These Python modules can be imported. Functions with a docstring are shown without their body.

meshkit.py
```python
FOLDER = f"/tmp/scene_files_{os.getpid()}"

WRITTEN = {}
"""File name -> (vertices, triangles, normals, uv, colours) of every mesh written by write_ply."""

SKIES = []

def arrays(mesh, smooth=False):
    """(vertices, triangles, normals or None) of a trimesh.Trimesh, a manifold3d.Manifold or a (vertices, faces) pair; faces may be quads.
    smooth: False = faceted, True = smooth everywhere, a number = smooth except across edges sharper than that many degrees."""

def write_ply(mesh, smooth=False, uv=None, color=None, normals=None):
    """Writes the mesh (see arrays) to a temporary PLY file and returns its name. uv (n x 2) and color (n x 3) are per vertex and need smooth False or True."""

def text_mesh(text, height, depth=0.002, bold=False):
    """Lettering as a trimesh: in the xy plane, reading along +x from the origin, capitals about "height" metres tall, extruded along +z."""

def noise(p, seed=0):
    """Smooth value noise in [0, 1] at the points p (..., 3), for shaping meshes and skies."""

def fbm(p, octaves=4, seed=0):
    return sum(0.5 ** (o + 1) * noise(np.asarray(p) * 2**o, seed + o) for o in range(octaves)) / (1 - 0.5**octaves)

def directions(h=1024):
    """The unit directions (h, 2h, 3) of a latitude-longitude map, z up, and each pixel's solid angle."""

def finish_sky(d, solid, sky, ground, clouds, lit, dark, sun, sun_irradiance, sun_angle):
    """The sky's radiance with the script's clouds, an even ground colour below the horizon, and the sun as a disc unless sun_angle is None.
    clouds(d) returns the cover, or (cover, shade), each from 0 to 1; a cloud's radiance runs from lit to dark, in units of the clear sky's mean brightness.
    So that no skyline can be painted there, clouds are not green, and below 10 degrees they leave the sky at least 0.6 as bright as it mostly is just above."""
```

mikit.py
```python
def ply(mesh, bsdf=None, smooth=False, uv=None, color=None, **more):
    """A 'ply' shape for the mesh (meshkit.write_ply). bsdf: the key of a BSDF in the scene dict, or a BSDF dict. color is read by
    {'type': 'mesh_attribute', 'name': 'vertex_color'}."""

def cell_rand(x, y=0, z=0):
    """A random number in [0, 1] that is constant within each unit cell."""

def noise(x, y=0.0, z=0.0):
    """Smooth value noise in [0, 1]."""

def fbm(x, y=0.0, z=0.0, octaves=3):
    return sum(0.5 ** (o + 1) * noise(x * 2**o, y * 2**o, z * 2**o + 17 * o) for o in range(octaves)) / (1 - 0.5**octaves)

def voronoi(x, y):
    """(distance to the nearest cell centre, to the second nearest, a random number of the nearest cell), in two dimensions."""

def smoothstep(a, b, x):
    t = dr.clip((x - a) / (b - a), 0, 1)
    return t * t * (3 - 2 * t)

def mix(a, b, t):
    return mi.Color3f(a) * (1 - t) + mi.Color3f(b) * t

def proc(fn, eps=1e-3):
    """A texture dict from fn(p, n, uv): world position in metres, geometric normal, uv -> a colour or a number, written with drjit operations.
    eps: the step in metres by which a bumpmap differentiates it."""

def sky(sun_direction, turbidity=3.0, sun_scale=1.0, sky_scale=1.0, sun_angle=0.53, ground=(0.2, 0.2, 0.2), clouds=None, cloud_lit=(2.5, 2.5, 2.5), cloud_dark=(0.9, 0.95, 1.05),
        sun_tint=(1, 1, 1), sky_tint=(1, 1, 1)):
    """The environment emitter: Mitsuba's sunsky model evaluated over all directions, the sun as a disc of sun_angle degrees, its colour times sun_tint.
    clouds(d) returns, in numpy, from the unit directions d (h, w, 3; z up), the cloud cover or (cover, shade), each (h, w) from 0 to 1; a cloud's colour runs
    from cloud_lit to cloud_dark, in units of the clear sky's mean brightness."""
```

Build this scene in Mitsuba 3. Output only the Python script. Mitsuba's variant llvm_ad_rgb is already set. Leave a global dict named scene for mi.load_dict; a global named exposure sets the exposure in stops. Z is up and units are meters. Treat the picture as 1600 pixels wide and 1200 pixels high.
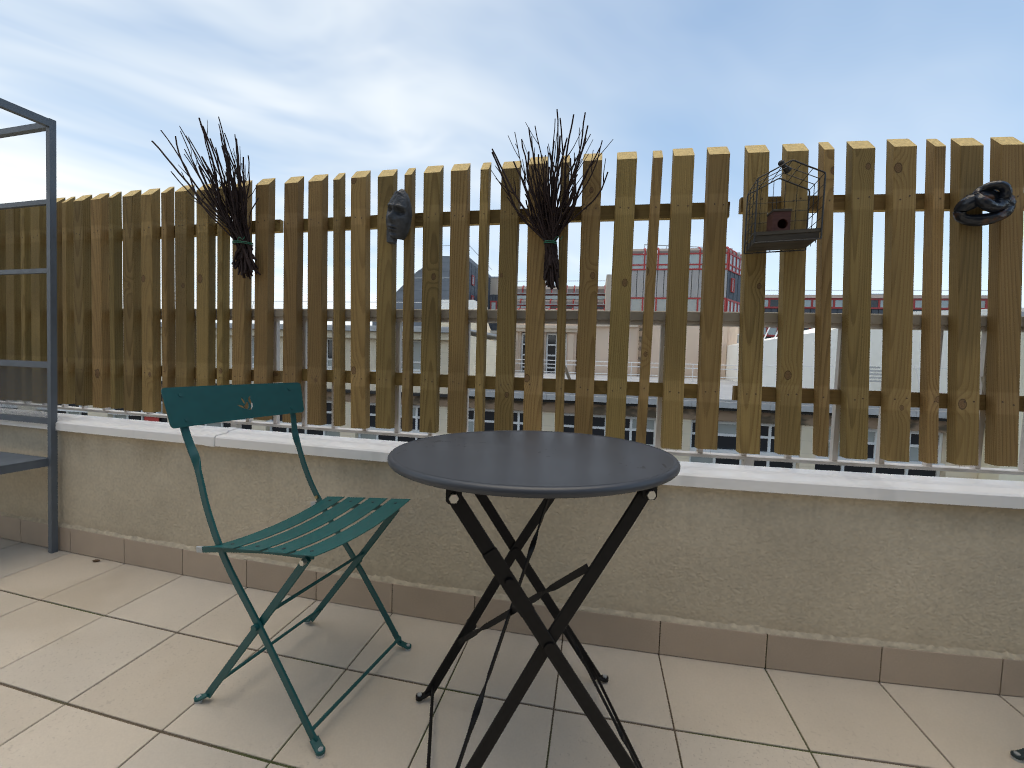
import math, random
import numpy as np, trimesh, manifold3d as m3
import drjit as dr, mitsuba as mi, mikit, meshkit
from shapely.geometry import Polygon, Point
from shapely import affinity
from mikit import proc, noise, fbm, voronoi, cell_rand, smoothstep, mix

T = mi.ScalarTransform4f
scene, labels = {}, {}
V = lambda *a: np.array(a, float)

# ------------------------------------------------------------------ camera, sky, exposure
CAM_H, FPX = 0.950, 670.0
CR, CU, CF = V(.9827, .1828, .0306), V(-.0401, .0485, .998), V(-.181, .982, -.055)
eye = V(0, 0, CAM_H)
scene['camera'] = {'type': 'perspective', 'fov': math.degrees(2 * math.atan(800 / FPX)), 'fov_axis': 'x',
                   'near_clip': .02, 'far_clip': 3000.0,
                   'to_world': T().look_at(origin=eye.tolist(), target=(eye + CF).tolist(), up=CU.tolist())}


def sky_clouds(d):
    az = np.degrees(np.arctan2(d[..., 0], d[..., 1]))
    el = np.degrees(np.arcsin(np.clip(d[..., 2], -1, 1)))
    q = d / np.maximum(d[..., 2:3] + .18, .05)                     # a flat cloud deck
    w = meshkit.fbm(q * 1.1 + V(3, 1, 0), 3, 5)
    e = np.stack([q[..., 0] * .9 + q[..., 1] * .9 + w * 1.2, q[..., 1] * 2.4 - q[..., 0] * 2.0 + w * 1.4, q[..., 2] * 0], -1)
    streak = meshkit.fbm(e * .8, 5, 11)
    soft = meshkit.fbm(q * .55 + V(7, 2, 0), 4, 21)
    fine = meshkit.fbm(e * V(2.2, 2.6, 1) + w[..., None] * 1.5, 5, 31)
    left = 1 / (1 + np.exp((az + 16) / 13.0))                      # the brighter bank of cloud towards the left
    low = np.exp(-np.clip(el, 0, 90) / 13.0)
    cover = -.02 + .70 * np.clip((soft - .40) * 2.2, 0, 1) * (.35 + .65 * left) + .34 * left + .54 * low
    cover += .08 + (streak - .5) * (.55 * left + .20) + (fine - .5) * (.85 * left + .16)
    ridge = 1 - np.abs(2 * meshkit.fbm(e * V(1.5, 1.1, 1) + 4.7, 4, 43) - 1) * 2.2
    cover += (.20 * left + .07) * (ridge - .45)
    shade = np.clip(.52 + (fine - .5) * .8 - (streak - .5) * .9 - .62 * low - .32 * left, 0, 1)
    return np.clip(cover, 0, .97), shade


scene['sky'] = mikit.sky((.02, .07, .997), turbidity=3, sun_scale=.20, sun_angle=58, sun_tint=(1.01, 1.0, .93), sky_scale=.84, sky_tint=(1.08, 1.06, .97),
                         clouds=sky_clouds, cloud_lit=(1.72, 1.79, 1.80), cloud_dark=(.78, 1.06, 1.40))
exposure = 2.68

# ------------------------------------------------------------------ helpers
D0, C2, C3 = 1.4363, .02673, .002851           # plan of the parapet, which curves gently: y = D0 + C2 x^2 + C3 x^3


def wy(x):
    xc = np.clip(x, -5, 4)
    return D0 + C2 * xc * xc + C3 * xc ** 3 + (2 * C2 * xc + 3 * C3 * xc * xc) * (x - xc)


def wn(x):
    g = 2 * C2 * x + 3 * C3 * x * x
    return V(-g, 1, 0) / math.hypot(1, g)


def W(x, off, z):
    """A point at x along the parapet, off metres behind its face, at height z."""
    return V(x, wy(x) + off, z)


def numbered(k):
    if k not in scene and k not in labels and not any(s.startswith(k + '__') for s in scene):
        return k
    i = 1
    while f'{k}_{i:03d}' in scene or f'{k}_{i:03d}' in labels or any(s.startswith(f'{k}_{i:03d}__') for s in scene):
        i += 1
    return f'{k}_{i:03d}'


counts = {}


def part(parent, name, mesh, bsdf, smooth=False, uv=None, label=None, kind=None):
    base = f'{parent}__{name}'
    i = counts.get(base, 0)
    counts[base] = i + 1
    key = base if i == 0 else f'{base}_{i:03d}'
    scene[key] = mikit.ply(mesh, bsdf, smooth=smooth, uv=uv)
    if label or kind:
        labels[key] = {k: v for k, v in (('label', label), ('kind', kind)) if v}
    return key


def thing(name, label, cat, group=None, kind=None):
    key = numbered(name)
    labels[key] = {'label': label, 'category': cat}
    if group:
        labels[key]['group'] = group
    if kind:
        labels[key]['kind'] = kind
    return key


def single(name, mesh, bsdf, label, cat=None, smooth=False, kind=None, uv=None):
    key = numbered(name)
    scene[key] = mikit.ply(mesh, bsdf, smooth=smooth, uv=uv)
    labels[key] = {'label': label}
    if cat:
        labels[key]['category'] = cat
    if kind:
        labels[key]['kind'] = kind
    return key


cat = trimesh.util.concatenate


def tm(v, f):
    f = np.asarray(f)
    if f.shape[1] == 4:
        f = np.vstack([f[:, [0, 1, 2]], f[:, [0, 2, 3]]])
    return trimesh.Trimesh(np.asarray(v, float), f, process=False)


def hexa(c):
    """Box from its 8 corners: bottom a b c d (counter-clockwise from above), top e f g h."""
    return tm(c, [[3, 2, 1, 0], [4, 5, 6, 7], [0, 1, 5, 4], [1, 2, 6, 5], [2, 3, 7, 6], [3, 0, 4, 7]])


def box(x0, x1, y0, y1, z0, z1):
    return hexa([(x0, y0, z0), (x1, y0, z0), (x1, y1, z0), (x0, y1, z0), (x0, y0, z1), (x1, y0, z1), (x1, y1, z1), (x0, y1, z1)])


def rbox(x0, x1, y0, y1, z0, z1, b=.002):
    """Box with all its edges chamfered."""
    pts = []
    for x, sx in ((x0, 1), (x1, -1)):
        for y, sy in ((y0, 1), (y1, -1)):
            for z, sz in ((z0, 1), (z1, -1)):
                pts += [(x + sx * b, y + sy * b, z), (x + sx * b, y, z + sz * b), (x, y + sy * b, z + sz * b)]
    h = m3.Manifold.hull_points(np.array(pts)).to_mesh()
    return trimesh.Trimesh(h.vert_properties[:, :3], h.tri_verts, process=False)


def wbox(xa, xb, o0, o1, z0, z1, n=1):
    """A box that follows the curve of the parapet."""
    return sweep([(o0, z0), (o1, z0), (o1, z1), (o0, z1)], xa, xb, n)


def sweep(profile, xa, xb, n):
    """The (offset, height) profile swept along the parapet."""
    xs = np.linspace(xa, xb, n + 1)
    k = len(profile)
    v = [W(x, 0, 0) + wn(x) * o + V(0, 0, z) for x in xs for o, z in profile]
    f = []
    for i in range(n):
        for j in range(k):
            a, b = i * k + j, i * k + (j + 1) % k
            f.append([a, a + k, b + k]); f.append([a, b + k, b])
    tri = trimesh.creation.triangulate_polygon(Polygon(profile), engine='earcut')
    pv, pf = np.asarray(tri[0]), np.asarray(tri[1])
    idx = [int(np.argmin([(p[0] - q[0]) ** 2 + (p[1] - q[1]) ** 2 for q in profile])) for p in pv]
    for t in pf:
        a, b, c = (idx[i] for i in t)
        f.append([a, b, c]); f.append([n * k + a, n * k + c, n * k + b])
    m = trimesh.Trimesh(np.array(v), np.array(f), process=False)
    m.fix_normals()
    return m


def frames(p):
    t = np.gradient(p, axis=0)
    return t / (np.linalg.norm(t, axis=1, keepdims=True) + 1e-12)


def bar(points, wdirs, width, thick):
    """A flat bar along the points; wdirs: the direction of its width at each point."""
    p = np.asarray(points, float)
    wd = np.broadcast_to(np.asarray(wdirs, float), p.shape)
    t = frames(p)
    wd = wd - (wd * t).sum(1, keepdims=True) * t
    wd = wd / np.linalg.norm(wd, axis=1, keepdims=True)
    nn = np.cross(t, wd)
    a, b, c = width / 2, thick / 2, min(width, thick) * .22
    ring = [(-a + c, -b), (a - c, -b), (a, -b + c), (a, b - c), (a - c, b), (-a + c, b), (-a, b - c), (-a, -b + c)]
    v = np.concatenate([[p[i] + wd[i] * x + nn[i] * y for x, y in ring] for i in range(len(p))])
    k, n = len(ring), len(p)
    f = []
    for i in range(n - 1):
        for j in range(k):
            A, B = i * k + j, i * k + (j + 1) % k
            f += [[A, B, B + k], [A, B + k, A + k]]
    for j in range(1, k - 1):
        f += [[0, j + 1, j], [(n - 1) * k, (n - 1) * k + j, (n - 1) * k + j + 1]]
    m = trimesh.Trimesh(v, np.array(f), process=False)
    m.fix_normals()
    return m


def tube(points, radii, sides=8):
    p = np.asarray(points, float)
    t = frames(p)
    r = np.broadcast_to(radii, (len(p),))
    a = np.cross(t, np.where(np.abs(t[:, 2:]) < .9, [0, 0, 1.], [1., 0, 0]))
    for i in range(1, len(a)):
        if a[i] @ a[i - 1] < 0:
            a[i] *= -1
    a /= np.linalg.norm(a, axis=1, keepdims=True) + 1e-12
    b = np.cross(t, a)
    g = np.arange(sides) * 2 * np.pi / sides
    v = (p[:, None] + r[:, None, None] * (np.cos(g)[None, :, None] * a[:, None] + np.sin(g)[None, :, None] * b[:, None])).reshape(-1, 3)
    f = []
    for i in range(len(p) - 1):
        for j in range(sides):
            A, B = i * sides + j, i * sides + (j + 1) % sides
            f += [[A, B, B + sides], [A, B + sides, A + sides]]
    n = len(p) - 1
    for j in range(1, sides - 1):
        f += [[0, j + 1, j], [n * sides, n * sides + j, n * sides + j + 1]]
    return trimesh.Trimesh(v, np.array(f), process=False)


def disc(c, nrm, r, h, sides=12):
    """A short cylinder centred at c along nrm."""
    nrm = np.asarray(nrm, float) / np.linalg.norm(nrm)
    return tube([np.asarray(c) - nrm * h / 2, np.asarray(c) + nrm * h / 2], r, sides)


def lathe(prof, sides=48):
    m = trimesh.creation.revolve(np.array(prof, float), sections=sides)
    return m


def lerp(a, b, t):
    return np.asarray(a) * (1 - t) + np.asarray(b) * t


def curve(pts, n):
    """Catmull-Rom through the points."""
    p = np.asarray(pts, float)
    q = np.vstack([2 * p[0] - p[1], p, 2 * p[-1] - p[-2]])
    out = []
    for i in range(len(p) - 1):
        a, b, c, d = q[i:i + 4]
        for t in np.linspace(0, 1, n, endpoint=False):
            out.append(.5 * (2 * b + (c - a) * t + (2 * a - 5 * b + 4 * c - d) * t * t + (3 * b - a - 3 * c + d) * t ** 3))
    return np.array(out + [p[-1]])


# ------------------------------------------------------------------ materials
def mat(key, **k):
    base = k.pop('c')
    k = {a: b for a, b in k.items()}
    scene[key] = {'type': 'twosided', 'b': {'type': 'principled', 'base_color': base if isinstance(base, dict) else {'type': 'rgb', 'value': list(base)}, **k}}


def bumped(key, fn, height, eps=1e-3, **k):
    base = k.pop('c')
    scene[key] = {'type': 'twosided', 'b': {'type': 'bumpmap', 'arbitrary': proc(fn, eps), 'scale': height,
                  'b': {'type': 'principled', 'base_color': base if isinstance(base, dict) else {'type': 'rgb', 'value': list(base)}, **k}}}


def wood_fields(uv):
    u, v = uv.x, uv.y
    i = dr.floor(u)
    lu = u - i - .5
    r1, r2, r3, r4 = (cell_rand(i, k, 3) for k in (1, 2, 3, 4))
    kc = dr.floor(v / .36)
    kr = cell_rand(i, kc, 7)
    kv = (kc + .25 + .5 * cell_rand(i, kc, 8)) * .36
    ku = (cell_rand(i, kc, 9) - .5) * .045
    size = .005 + .008 * cell_rand(i, kc, 10)
    has = dr.select(kr > .62, 1.0, 0.0)
    dk = dr.sqrt(dr.square(lu - ku) + dr.square((v - kv) * .72))
    x0 = (r1 - .5) * .11 + .022 * (noise(v * 1.4, i * 3.1) - .5)
    d0 = .004 + .045 * r2 + (.018 + .03 * r4) * dr.select(r3 > .5, v - .6, 1.75 - v) + .008 * noise(v * 1.5 + r3 * 20, i * 1.7)
    rr = dr.sqrt(dr.square(lu - x0) + dr.square(d0))
    rr = rr + has * .013 * dr.exp(-dr.square(dk / .026)) + .0012 * noise(lu * 60, v * 5, i)
    ph = rr / (.0048 + .003 * r4)
    fr = ph - dr.floor(ph)
    late = smoothstep(.35, .88, fr) * (1 - smoothstep(.90, 1.0, fr))
    knot = has * (1 - smoothstep(size * .75, size * 1.15, dk))
    kring = .5 + .5 * dr.sin(dk * 1900)
    fibre = noise(lu * 700, v * 9, i)
    return i, lu, v, late, knot, kring, fibre, has, dk, size


def wood_color(p, n, uv):
    i, lu, v, late, knot, kring, fibre, has, dk, size = wood_fields(uv)
    tone = cell_rand(i, 21)
    c = mix((.268, .178, .072), (.156, .097, .036), late * (.40 + .40 * cell_rand(i, 23)))
    c = c * (.80 + .36 * tone) * (.86 + .28 * fibre)
    c = c * mix((1.03, .98, .95), (.93, 1.0, .86), cell_rand(i, 22))        # the greenish tint of the preservative
    c = c * (.90 + .2 * noise(lu * 14, v * 2.2, i))
    c = mix(c, mi.Color3f(.17, .095, .042) * (.6 + .5 * kring), knot * .85)
    c = mix(c, (.05, .028, .014), has * .8 * smoothstep(size * .85, size * 1.0, dk) * (1 - smoothstep(size * 1.05, size * 1.3, dk)))
    pale = smoothstep(.825, .835, v) * (1 - smoothstep(.893, .903, v)) + smoothstep(1.448, 1.458, v) * (1 - smoothstep(1.508, 1.518, v))
    c = mix(c, c * 1.22 + .012, pale * .7)
    wet = smoothstep(.60, .78, noise(lu * 9 + 3, v * 1.6, i + 5))
    c = c * (1 - .22 * wet)
    return mix(c, mi.Color3f(.66, .49, .21) * (.8 + .3 * noise(lu * 220, p.y * 220)), dr.select(n.z > .4, 1.0, 0.0))


def wood_bump(p, n, uv):
    i, lu, v, late, knot, kring, fibre, has, dk, size = wood_fields(uv)
    return -.35 * late + .5 * fibre


bumped('wood', wood_bump, .0007, 6e-4, c=proc(wood_color), roughness=.72, specular=.25)


def stucco_c(p, n, uv):
    c = mi.Color3f(.510, .450, .345) * (.86 + .28 * fbm(p.x * 3.1, p.z * 5, 2.0, 4))
    c = c * (.93 + .14 * noise(p.x * 120, p.z * 120))
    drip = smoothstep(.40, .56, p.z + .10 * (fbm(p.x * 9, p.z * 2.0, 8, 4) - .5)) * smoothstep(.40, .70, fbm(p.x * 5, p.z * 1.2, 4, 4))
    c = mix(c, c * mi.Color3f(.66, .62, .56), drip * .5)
    run = smoothstep(.62, .80, fbm(p.x * 26, p.z * 1.1, 3, 3)) * smoothstep(.15, .5, p.z)
    c = c * (1 - .07 * run)
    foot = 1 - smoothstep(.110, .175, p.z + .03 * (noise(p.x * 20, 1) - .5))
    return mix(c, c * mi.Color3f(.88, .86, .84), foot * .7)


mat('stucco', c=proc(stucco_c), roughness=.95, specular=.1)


def mortar_c(p, n, uv):
    return mi.Color3f(.52, .46, .355) * (.7 + .5 * fbm(p.x * 60, p.z * 90, 1, 3))


bumped('mortar', lambda p, n, uv: fbm(p.x * 130, p.z * 150, p.y * 120, 3), .006, 1.5e-3, c=proc(mortar_c), roughness=.95, specular=.1)


def tile_c(p, n, uv):
    r = cell_rand(uv.x * 1000)
    c = mi.Color3f(.500, .450, .378) * (.95 + .09 * r)
    c = c * mix((1.02, 1, .97), (.98, 1, 1.03), cell_rand(uv.x * 1000, 5))
    c = c * (.93 + .13 * fbm(p.x * 4 + r * 9, p.y * 4, 1, 4))
    c = c * (.965 + .07 * noise(p.x * 420, p.y * 420, p.z * 420))
    sp = smoothstep(.83, .90, noise(p.x * 190 + 5, p.y * 190, 7))
    c = mix(c, c * .72, sp * .5 * smoothstep(.45, .7, noise(p.x * 3, p.y * 3, 9)))
    st = smoothstep(.56, .72, fbm(p.x * 2.1, p.y * 2.6, 4, 4))
    return mix(c, c * mi.Color3f(.86, .84, .80), st * .55)


def tile_rough(p, n, uv):
    return .42 + .16 * fbm(p.x * 6, p.y * 6, 3, 3)


mat('floor_tile', c=proc(tile_c), roughness=proc(tile_rough), specular=.38)
mat('skirting', c=proc(lambda p, n, uv: mi.Color3f(.425, .345, .268) * (.93 + .10 * cell_rand(uv.x * 1000)) * (.92 + .14 * fbm(p.x * 7, p.z * 7, 1, 3)) * (.96 + .08 * noise(p.x * 400, p.z * 400, p.y * 400))), roughness=.5, specular=.35)


def grout_c(p, n, uv):
    g = smoothstep(.48, .66, fbm(p.x * 5, p.y * 5, 2, 3))
    return mix((.115, .092, .068), (.075, .085, .040), g) * (.7 + .6 * noise(p.x * 160, p.y * 160, p.z * 160))


mat('grout', c=proc(grout_c), roughness=.95, specular=.1)
mat('coping_white', c=proc(lambda p, n, uv: mi.Color3f(.84, .83, .81) * (.94 + .08 * fbm(p.x * 4, p.y * 14, p.z * 14, 4)) * (1 - .10 * smoothstep(.55, .75, fbm(p.x * 16, p.y * 3, p.z * 3, 3)))), roughness=.42, specular=.4)
mat('rail_white', c=proc(lambda p, n, uv: mi.Color3f(.66, .62, .58) * (.86 + .2 * fbm(p.x * 30, p.y * 30, p.z * 12, 3))), roughness=.45, specular=.4)
mat('hand_rail', c=proc(lambda p, n, uv: mi.Color3f(.42, .38, .31) * (.85 + .25 * fbm(p.x * 9, p.y * 40, p.z * 40, 3))), roughness=.5, specular=.35)
mat('green_paint', c=proc(lambda p, n, uv: mi.Color3f(.0015, .070, .074) * (.92 + .16 * noise(p.x * 60, p.y * 60, p.z * 60))), roughness=.47, specular=.6)
mat('dark_green', c=(.012, .030, .036), roughness=.4, specular=.5)


def table_c(p, n, uv):
    c = mi.Color3f(.040, .046, .058) * (.9 + .2 * fbm(p.x * 7, p.y * 7, 1, 3))
    sp = smoothstep(.87, .91, noise(p.x * 90, p.y * 60, 3)) * smoothstep(.6, .7, noise(p.x * 11, p.y * 11, 6))
    sm = smoothstep(.60, .66, fbm(p.x * 3 + p.y * 2, p.y * 24, 5, 3)) * smoothstep(.5, .7, noise(p.x * 4, p.y * 5, 2))
    return mix(mix(c, c * 1.18, sm * .25), (.012, .012, .014), sp * .6)


mat('table_paint', c=proc(table_c), roughness=proc(lambda p, n, uv: .33 + .12 * fbm(p.x * 9, p.y * 9, 2, 3)), specular=.5)
mat('black_iron', c=proc(lambda p, n, uv: mi.Color3f(.0065, .0062, .0066) * (.8 + .5 * noise(p.x * 90, p.y * 90, p.z * 90))), roughness=.45, specular=.22)
mat('steel', c=(.62, .61, .56), metallic=1.0, roughness=.35)
mat('bare_metal', c=(.42, .45, .47), metallic=.4, roughness=.45)
mat('screw_rust', c=(.10, .07, .045), metallic=.5, roughness=.6)
mat('brass', c=(.36, .30, .16), metallic=1.0, roughness=.4)
mat('rack_grey', c=proc(lambda p, n, uv: mi.Color3f(.105, .125, .150) * (.85 + .3 * fbm(p.x * 25, p.y * 25, p.z * 14, 3))), roughness=.45, specular=.4)
mat('twig', c=proc(lambda p, n, uv: mi.Color3f(.030, .018, .016) * (.5 + 1.0 * fbm(p.x * 70, p.y * 70, p.z * 25, 3))), roughness=.75, specular=.25)
mat('twig_cut', c=(.23, .15, .085), roughness=.9)
mat('green_wire', c=(.02, .16, .09), roughness=.4)
bumped('mask_stone', lambda p, n, uv: fbm(p.x * 160, p.y * 160, p.z * 160, 3), .0015, 8e-4, c=proc(lambda p, n, uv: mi.Color3f(.050, .054, .060) * (.6 + .85 * fbm(p.x * 60, p.y * 60, p.z * 60, 3))), roughness=.45, specular=.45)
bumped('glazed', lambda p, n, uv: fbm(p.x * 70, p.y * 70, p.z * 70, 3), .003, 1e-3, c=proc(lambda p, n, uv: mix((.010, .014, .022), (.090, .040, .018), smoothstep(.58, .72, fbm(p.x * 26, p.y * 26, p.z * 26, 3)))), roughness=.24, specular=.5)
mat('cage_wire', c=(.020, .019, .018), roughness=.5)
mat('tray_wood', c=proc(lambda p, n, uv: mi.Color3f(.050, .042, .030) * (.6 + .8 * noise(p.x * 12, p.y * 120, p.z * 120))), roughness=.8)
mat('red_wood', c=proc(lambda p, n, uv: mi.Color3f(.072, .024, .017) * (.6 + .8 * fbm(p.x * 40, p.y * 40, p.z * 200, 3))), roughness=.7)
mat('hole_black', c=(.006, .005, .005), roughness=.9)
mat('yellow_seed', c=(.45, .38, .07), roughness=.7)
mat('strap_white', c=(.62, .60, .52), roughness=.5)
mat('dead_leaf', c=(.09, .055, .030), roughness=.8)
# the town
mat('cream_stone', c=proc(lambda p, n, uv: mi.Color3f(.76, .665, .50) * (.88 + .2 * fbm(p.x * 1.4, p.y * 1.4, p.z * 2.2, 4)) * (1 - .10 * smoothstep(.90, .98, (p.z * 2.6) - dr.floor(p.z * 2.6)))), roughness=.9, specular=.1)
mat('tan_band', c=proc(lambda p, n, uv: mix((.36, .255, .175), (.13, .105, .075), smoothstep(.42, .68, fbm(p.x * 2.6, p.y * 2, p.z * 5, 4)))), roughness=.95, specular=.05)
mat('render_pink', c=proc(lambda p, n, uv: mi.Color3f(.66, .525, .41) * (.90 + .16 * fbm(p.x * 1.1, p.y, p.z * .5, 4))), roughness=.9, specular=.1)
mat('beige_render', c=proc(lambda p, n, uv: mi.Color3f(.60, .51, .41) * (.9 + .16 * fbm(p.x, p.y, p.z * .6, 4))), roughness=.9, specular=.1)
mat('white_render', c=proc(lambda p, n, uv: mi.Color3f(.88, .865, .80) * (.93 + .1 * fbm(p.x * .8, p.y, p.z * .4, 4))), roughness=.9, specular=.1)
mat('pale_yellow', c=proc(lambda p, n, uv: mi.Color3f(.80, .75, .58) * (.92 + .12 * fbm(p.x * 1.2, p.y, p.z * .6, 3))), roughness=.9, specular=.1)
mat('zinc', c=proc(lambda p, n, uv: mi.Color3f(.42, .43, .43) * (.8 + .35 * fbm(p.x * 3.1, p.y * 3.1, p.z * 8, 4))), roughness=.5, specular=.4)
mat('roof_felt', c=proc(lambda p, n, uv: mi.Color3f(.30, .305, .31) * (.85 + .3 * fbm(p.x * .9, p.y * .9, 1, 4))), roughness=.85)
mat('black_edge', c=(.03, .028, .026), roughness=.8)
mat('window_white', c=(.72, .72, .70), roughness=.5)
mat('window_glass', c=(.018, .020, .024), roughness=.06, specular=.6)
mat('blind_glass', c=(.34, .36, .34), roughness=.18, specular=.6)
mat('pale_glass', c=(.36, .42, .42), roughness=.12, specular=.6)
mat('red_frame', c=(.36, .045, .042), roughness=.5)
mat('grey_ribs', c=proc(lambda p, n, uv: mi.Color3f(.345, .345, .345) * (.85 + .25 * fbm(p.x * .8, p.y * .8, p.z * .5, 4))), roughness=.6)
mat('dark_ribs', c=(.065, .075, .090), roughness=.6)
mat('brown_roof', c=(.23, .195, .175), roughness=.5)
mat('slate', c=proc(lambda p, n, uv: mi.Color3f(.20, .22, .245) * (.75 + .45 * fbm(p.x * .5, p.y * .5, p.z * 1.3, 4)) * (1 - .18 * smoothstep(.86, .97, p.z * .8 - dr.floor(p.z * .8)))), roughness=.7)
mat('pipe_white', c=(.72, .72, .72), roughness=.4)
mat('poster_red', c=(.55, .06, .05), roughness=.6)
mat('asphalt', c=proc(lambda p, n, uv: mi.Color3f(.07, .07, .07) * (.8 + .4 * fbm(p.x * .3, p.y * .3, 1, 4))), roughness=.95)
mat('house_white', c=(.52, .47, .40), roughness=.9)

rng = random.Random(4)

# ------------------------------------------------------------------ the setting: ground, terrace
single('ground', box(-900, 900, -500, 1500, -14.5, -14), 'asphalt', 'grey street level far below the terrace', kind='structure')
single('hills', cat([hexa([(x, 700, -14), (x + 160, 700, -14), (x + 160, 900, -14), (x, 900, -14), (x + 40, 780, h), (x + 120, 780, h), (x + 120, 860, h), (x + 40, 860, h)])
                     for x, h in zip(range(-800, 800, 130), (2, 4, 3, 5, 6, 4, 2, 3, 5, 4, 3, 2, 4))]), 'slate', 'low far ridge hidden behind the rooftops', kind='structure')

kx = {-1: -2.672, 0: -2.331, 1: -1.994, 2: -1.664, 3: -1.335, 4: -1.0115, 5: -.691, 6: -.3735, 7: -.0605, 8: .2545, 9: .578, 10: .9035, 11: 1.2302}
for k in range(12, 17):
    kx[k] = kx[k - 1] + .325
for k in range(-2, -8, -1):
    kx[k] = kx[k + 1] - .335
RY = [0, .304] + [.304 + .308 * i for i in range(1, 12)]


def joint(k, r):
    return V(kx[k] - .004 * r, wy(kx[k]) - RY[r], 0)


single('terrace_floor', hexa([(-5.2, -2.0, -.25), (5.0, -2.0, -.25), (5.0, 1.42 + .9, -.25), (-5.2, 1.42 + .55, -.25), (-5.2, -2.0, -.0035), (5.0, -2.0, -.0035), (5.0, 2.32, -.0035), (-5.2, 1.97, -.0035)]),
       'grout', 'beige tiled terrace floor with dark mossy joints in front of the low parapet', kind='structure')
for r in range(10):
    for k in range(-7, 16):
        a, b, c, d = joint(k, r + 1), joint(k + 1, r + 1), joint(k + 1, r), joint(k, r)
        if a[1] < -1.95:
            continue
        gx, gy = .0022, .0036
        ch = .0012
        z = rng.uniform(-.0004, .0005)
        e = [V(gx, gy, 0), V(-gx, gy, 0), V(-gx, -gy, 0), V(gx, -gy, 0)]
        q = [p + o for p, o in zip((a, b, c, d), e)]
        ctr = sum(q) / 4
        ins = [p + V(np.sign(ctr[0] - p[0]) * ch, np.sign(ctr[1] - p[1]) * ch, 0) for p in q]
        v = [p + V(0, 0, -.012) for p in q] + [p + V(0, 0, z - ch) for p in q] + [p + V(0, 0, z) for p in ins]
        f = [[0, 1, 5, 4], [1, 2, 6, 5], [2, 3, 7, 6], [3, 0, 4, 7], [4, 5, 9, 8], [5, 6, 10, 9], [6, 7, 11, 10], [7, 4, 8, 11], [8, 9, 10, 11]]
        m = tm(v, f)
        part('terrace_floor', 'tile', m, 'floor_tile', uv=np.full((len(m.vertices), 2), rng.random()))

par = thing('parapet_wall', 'low beige roughcast parapet wall with white coping and tiled skirting', 'parapet wall')
part(par, 'wall', sweep([(.006, -.2), (.088, -.2), (.088, .585), (.006, .585)], -5.0, 4.4, 60), 'stucco')
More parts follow.
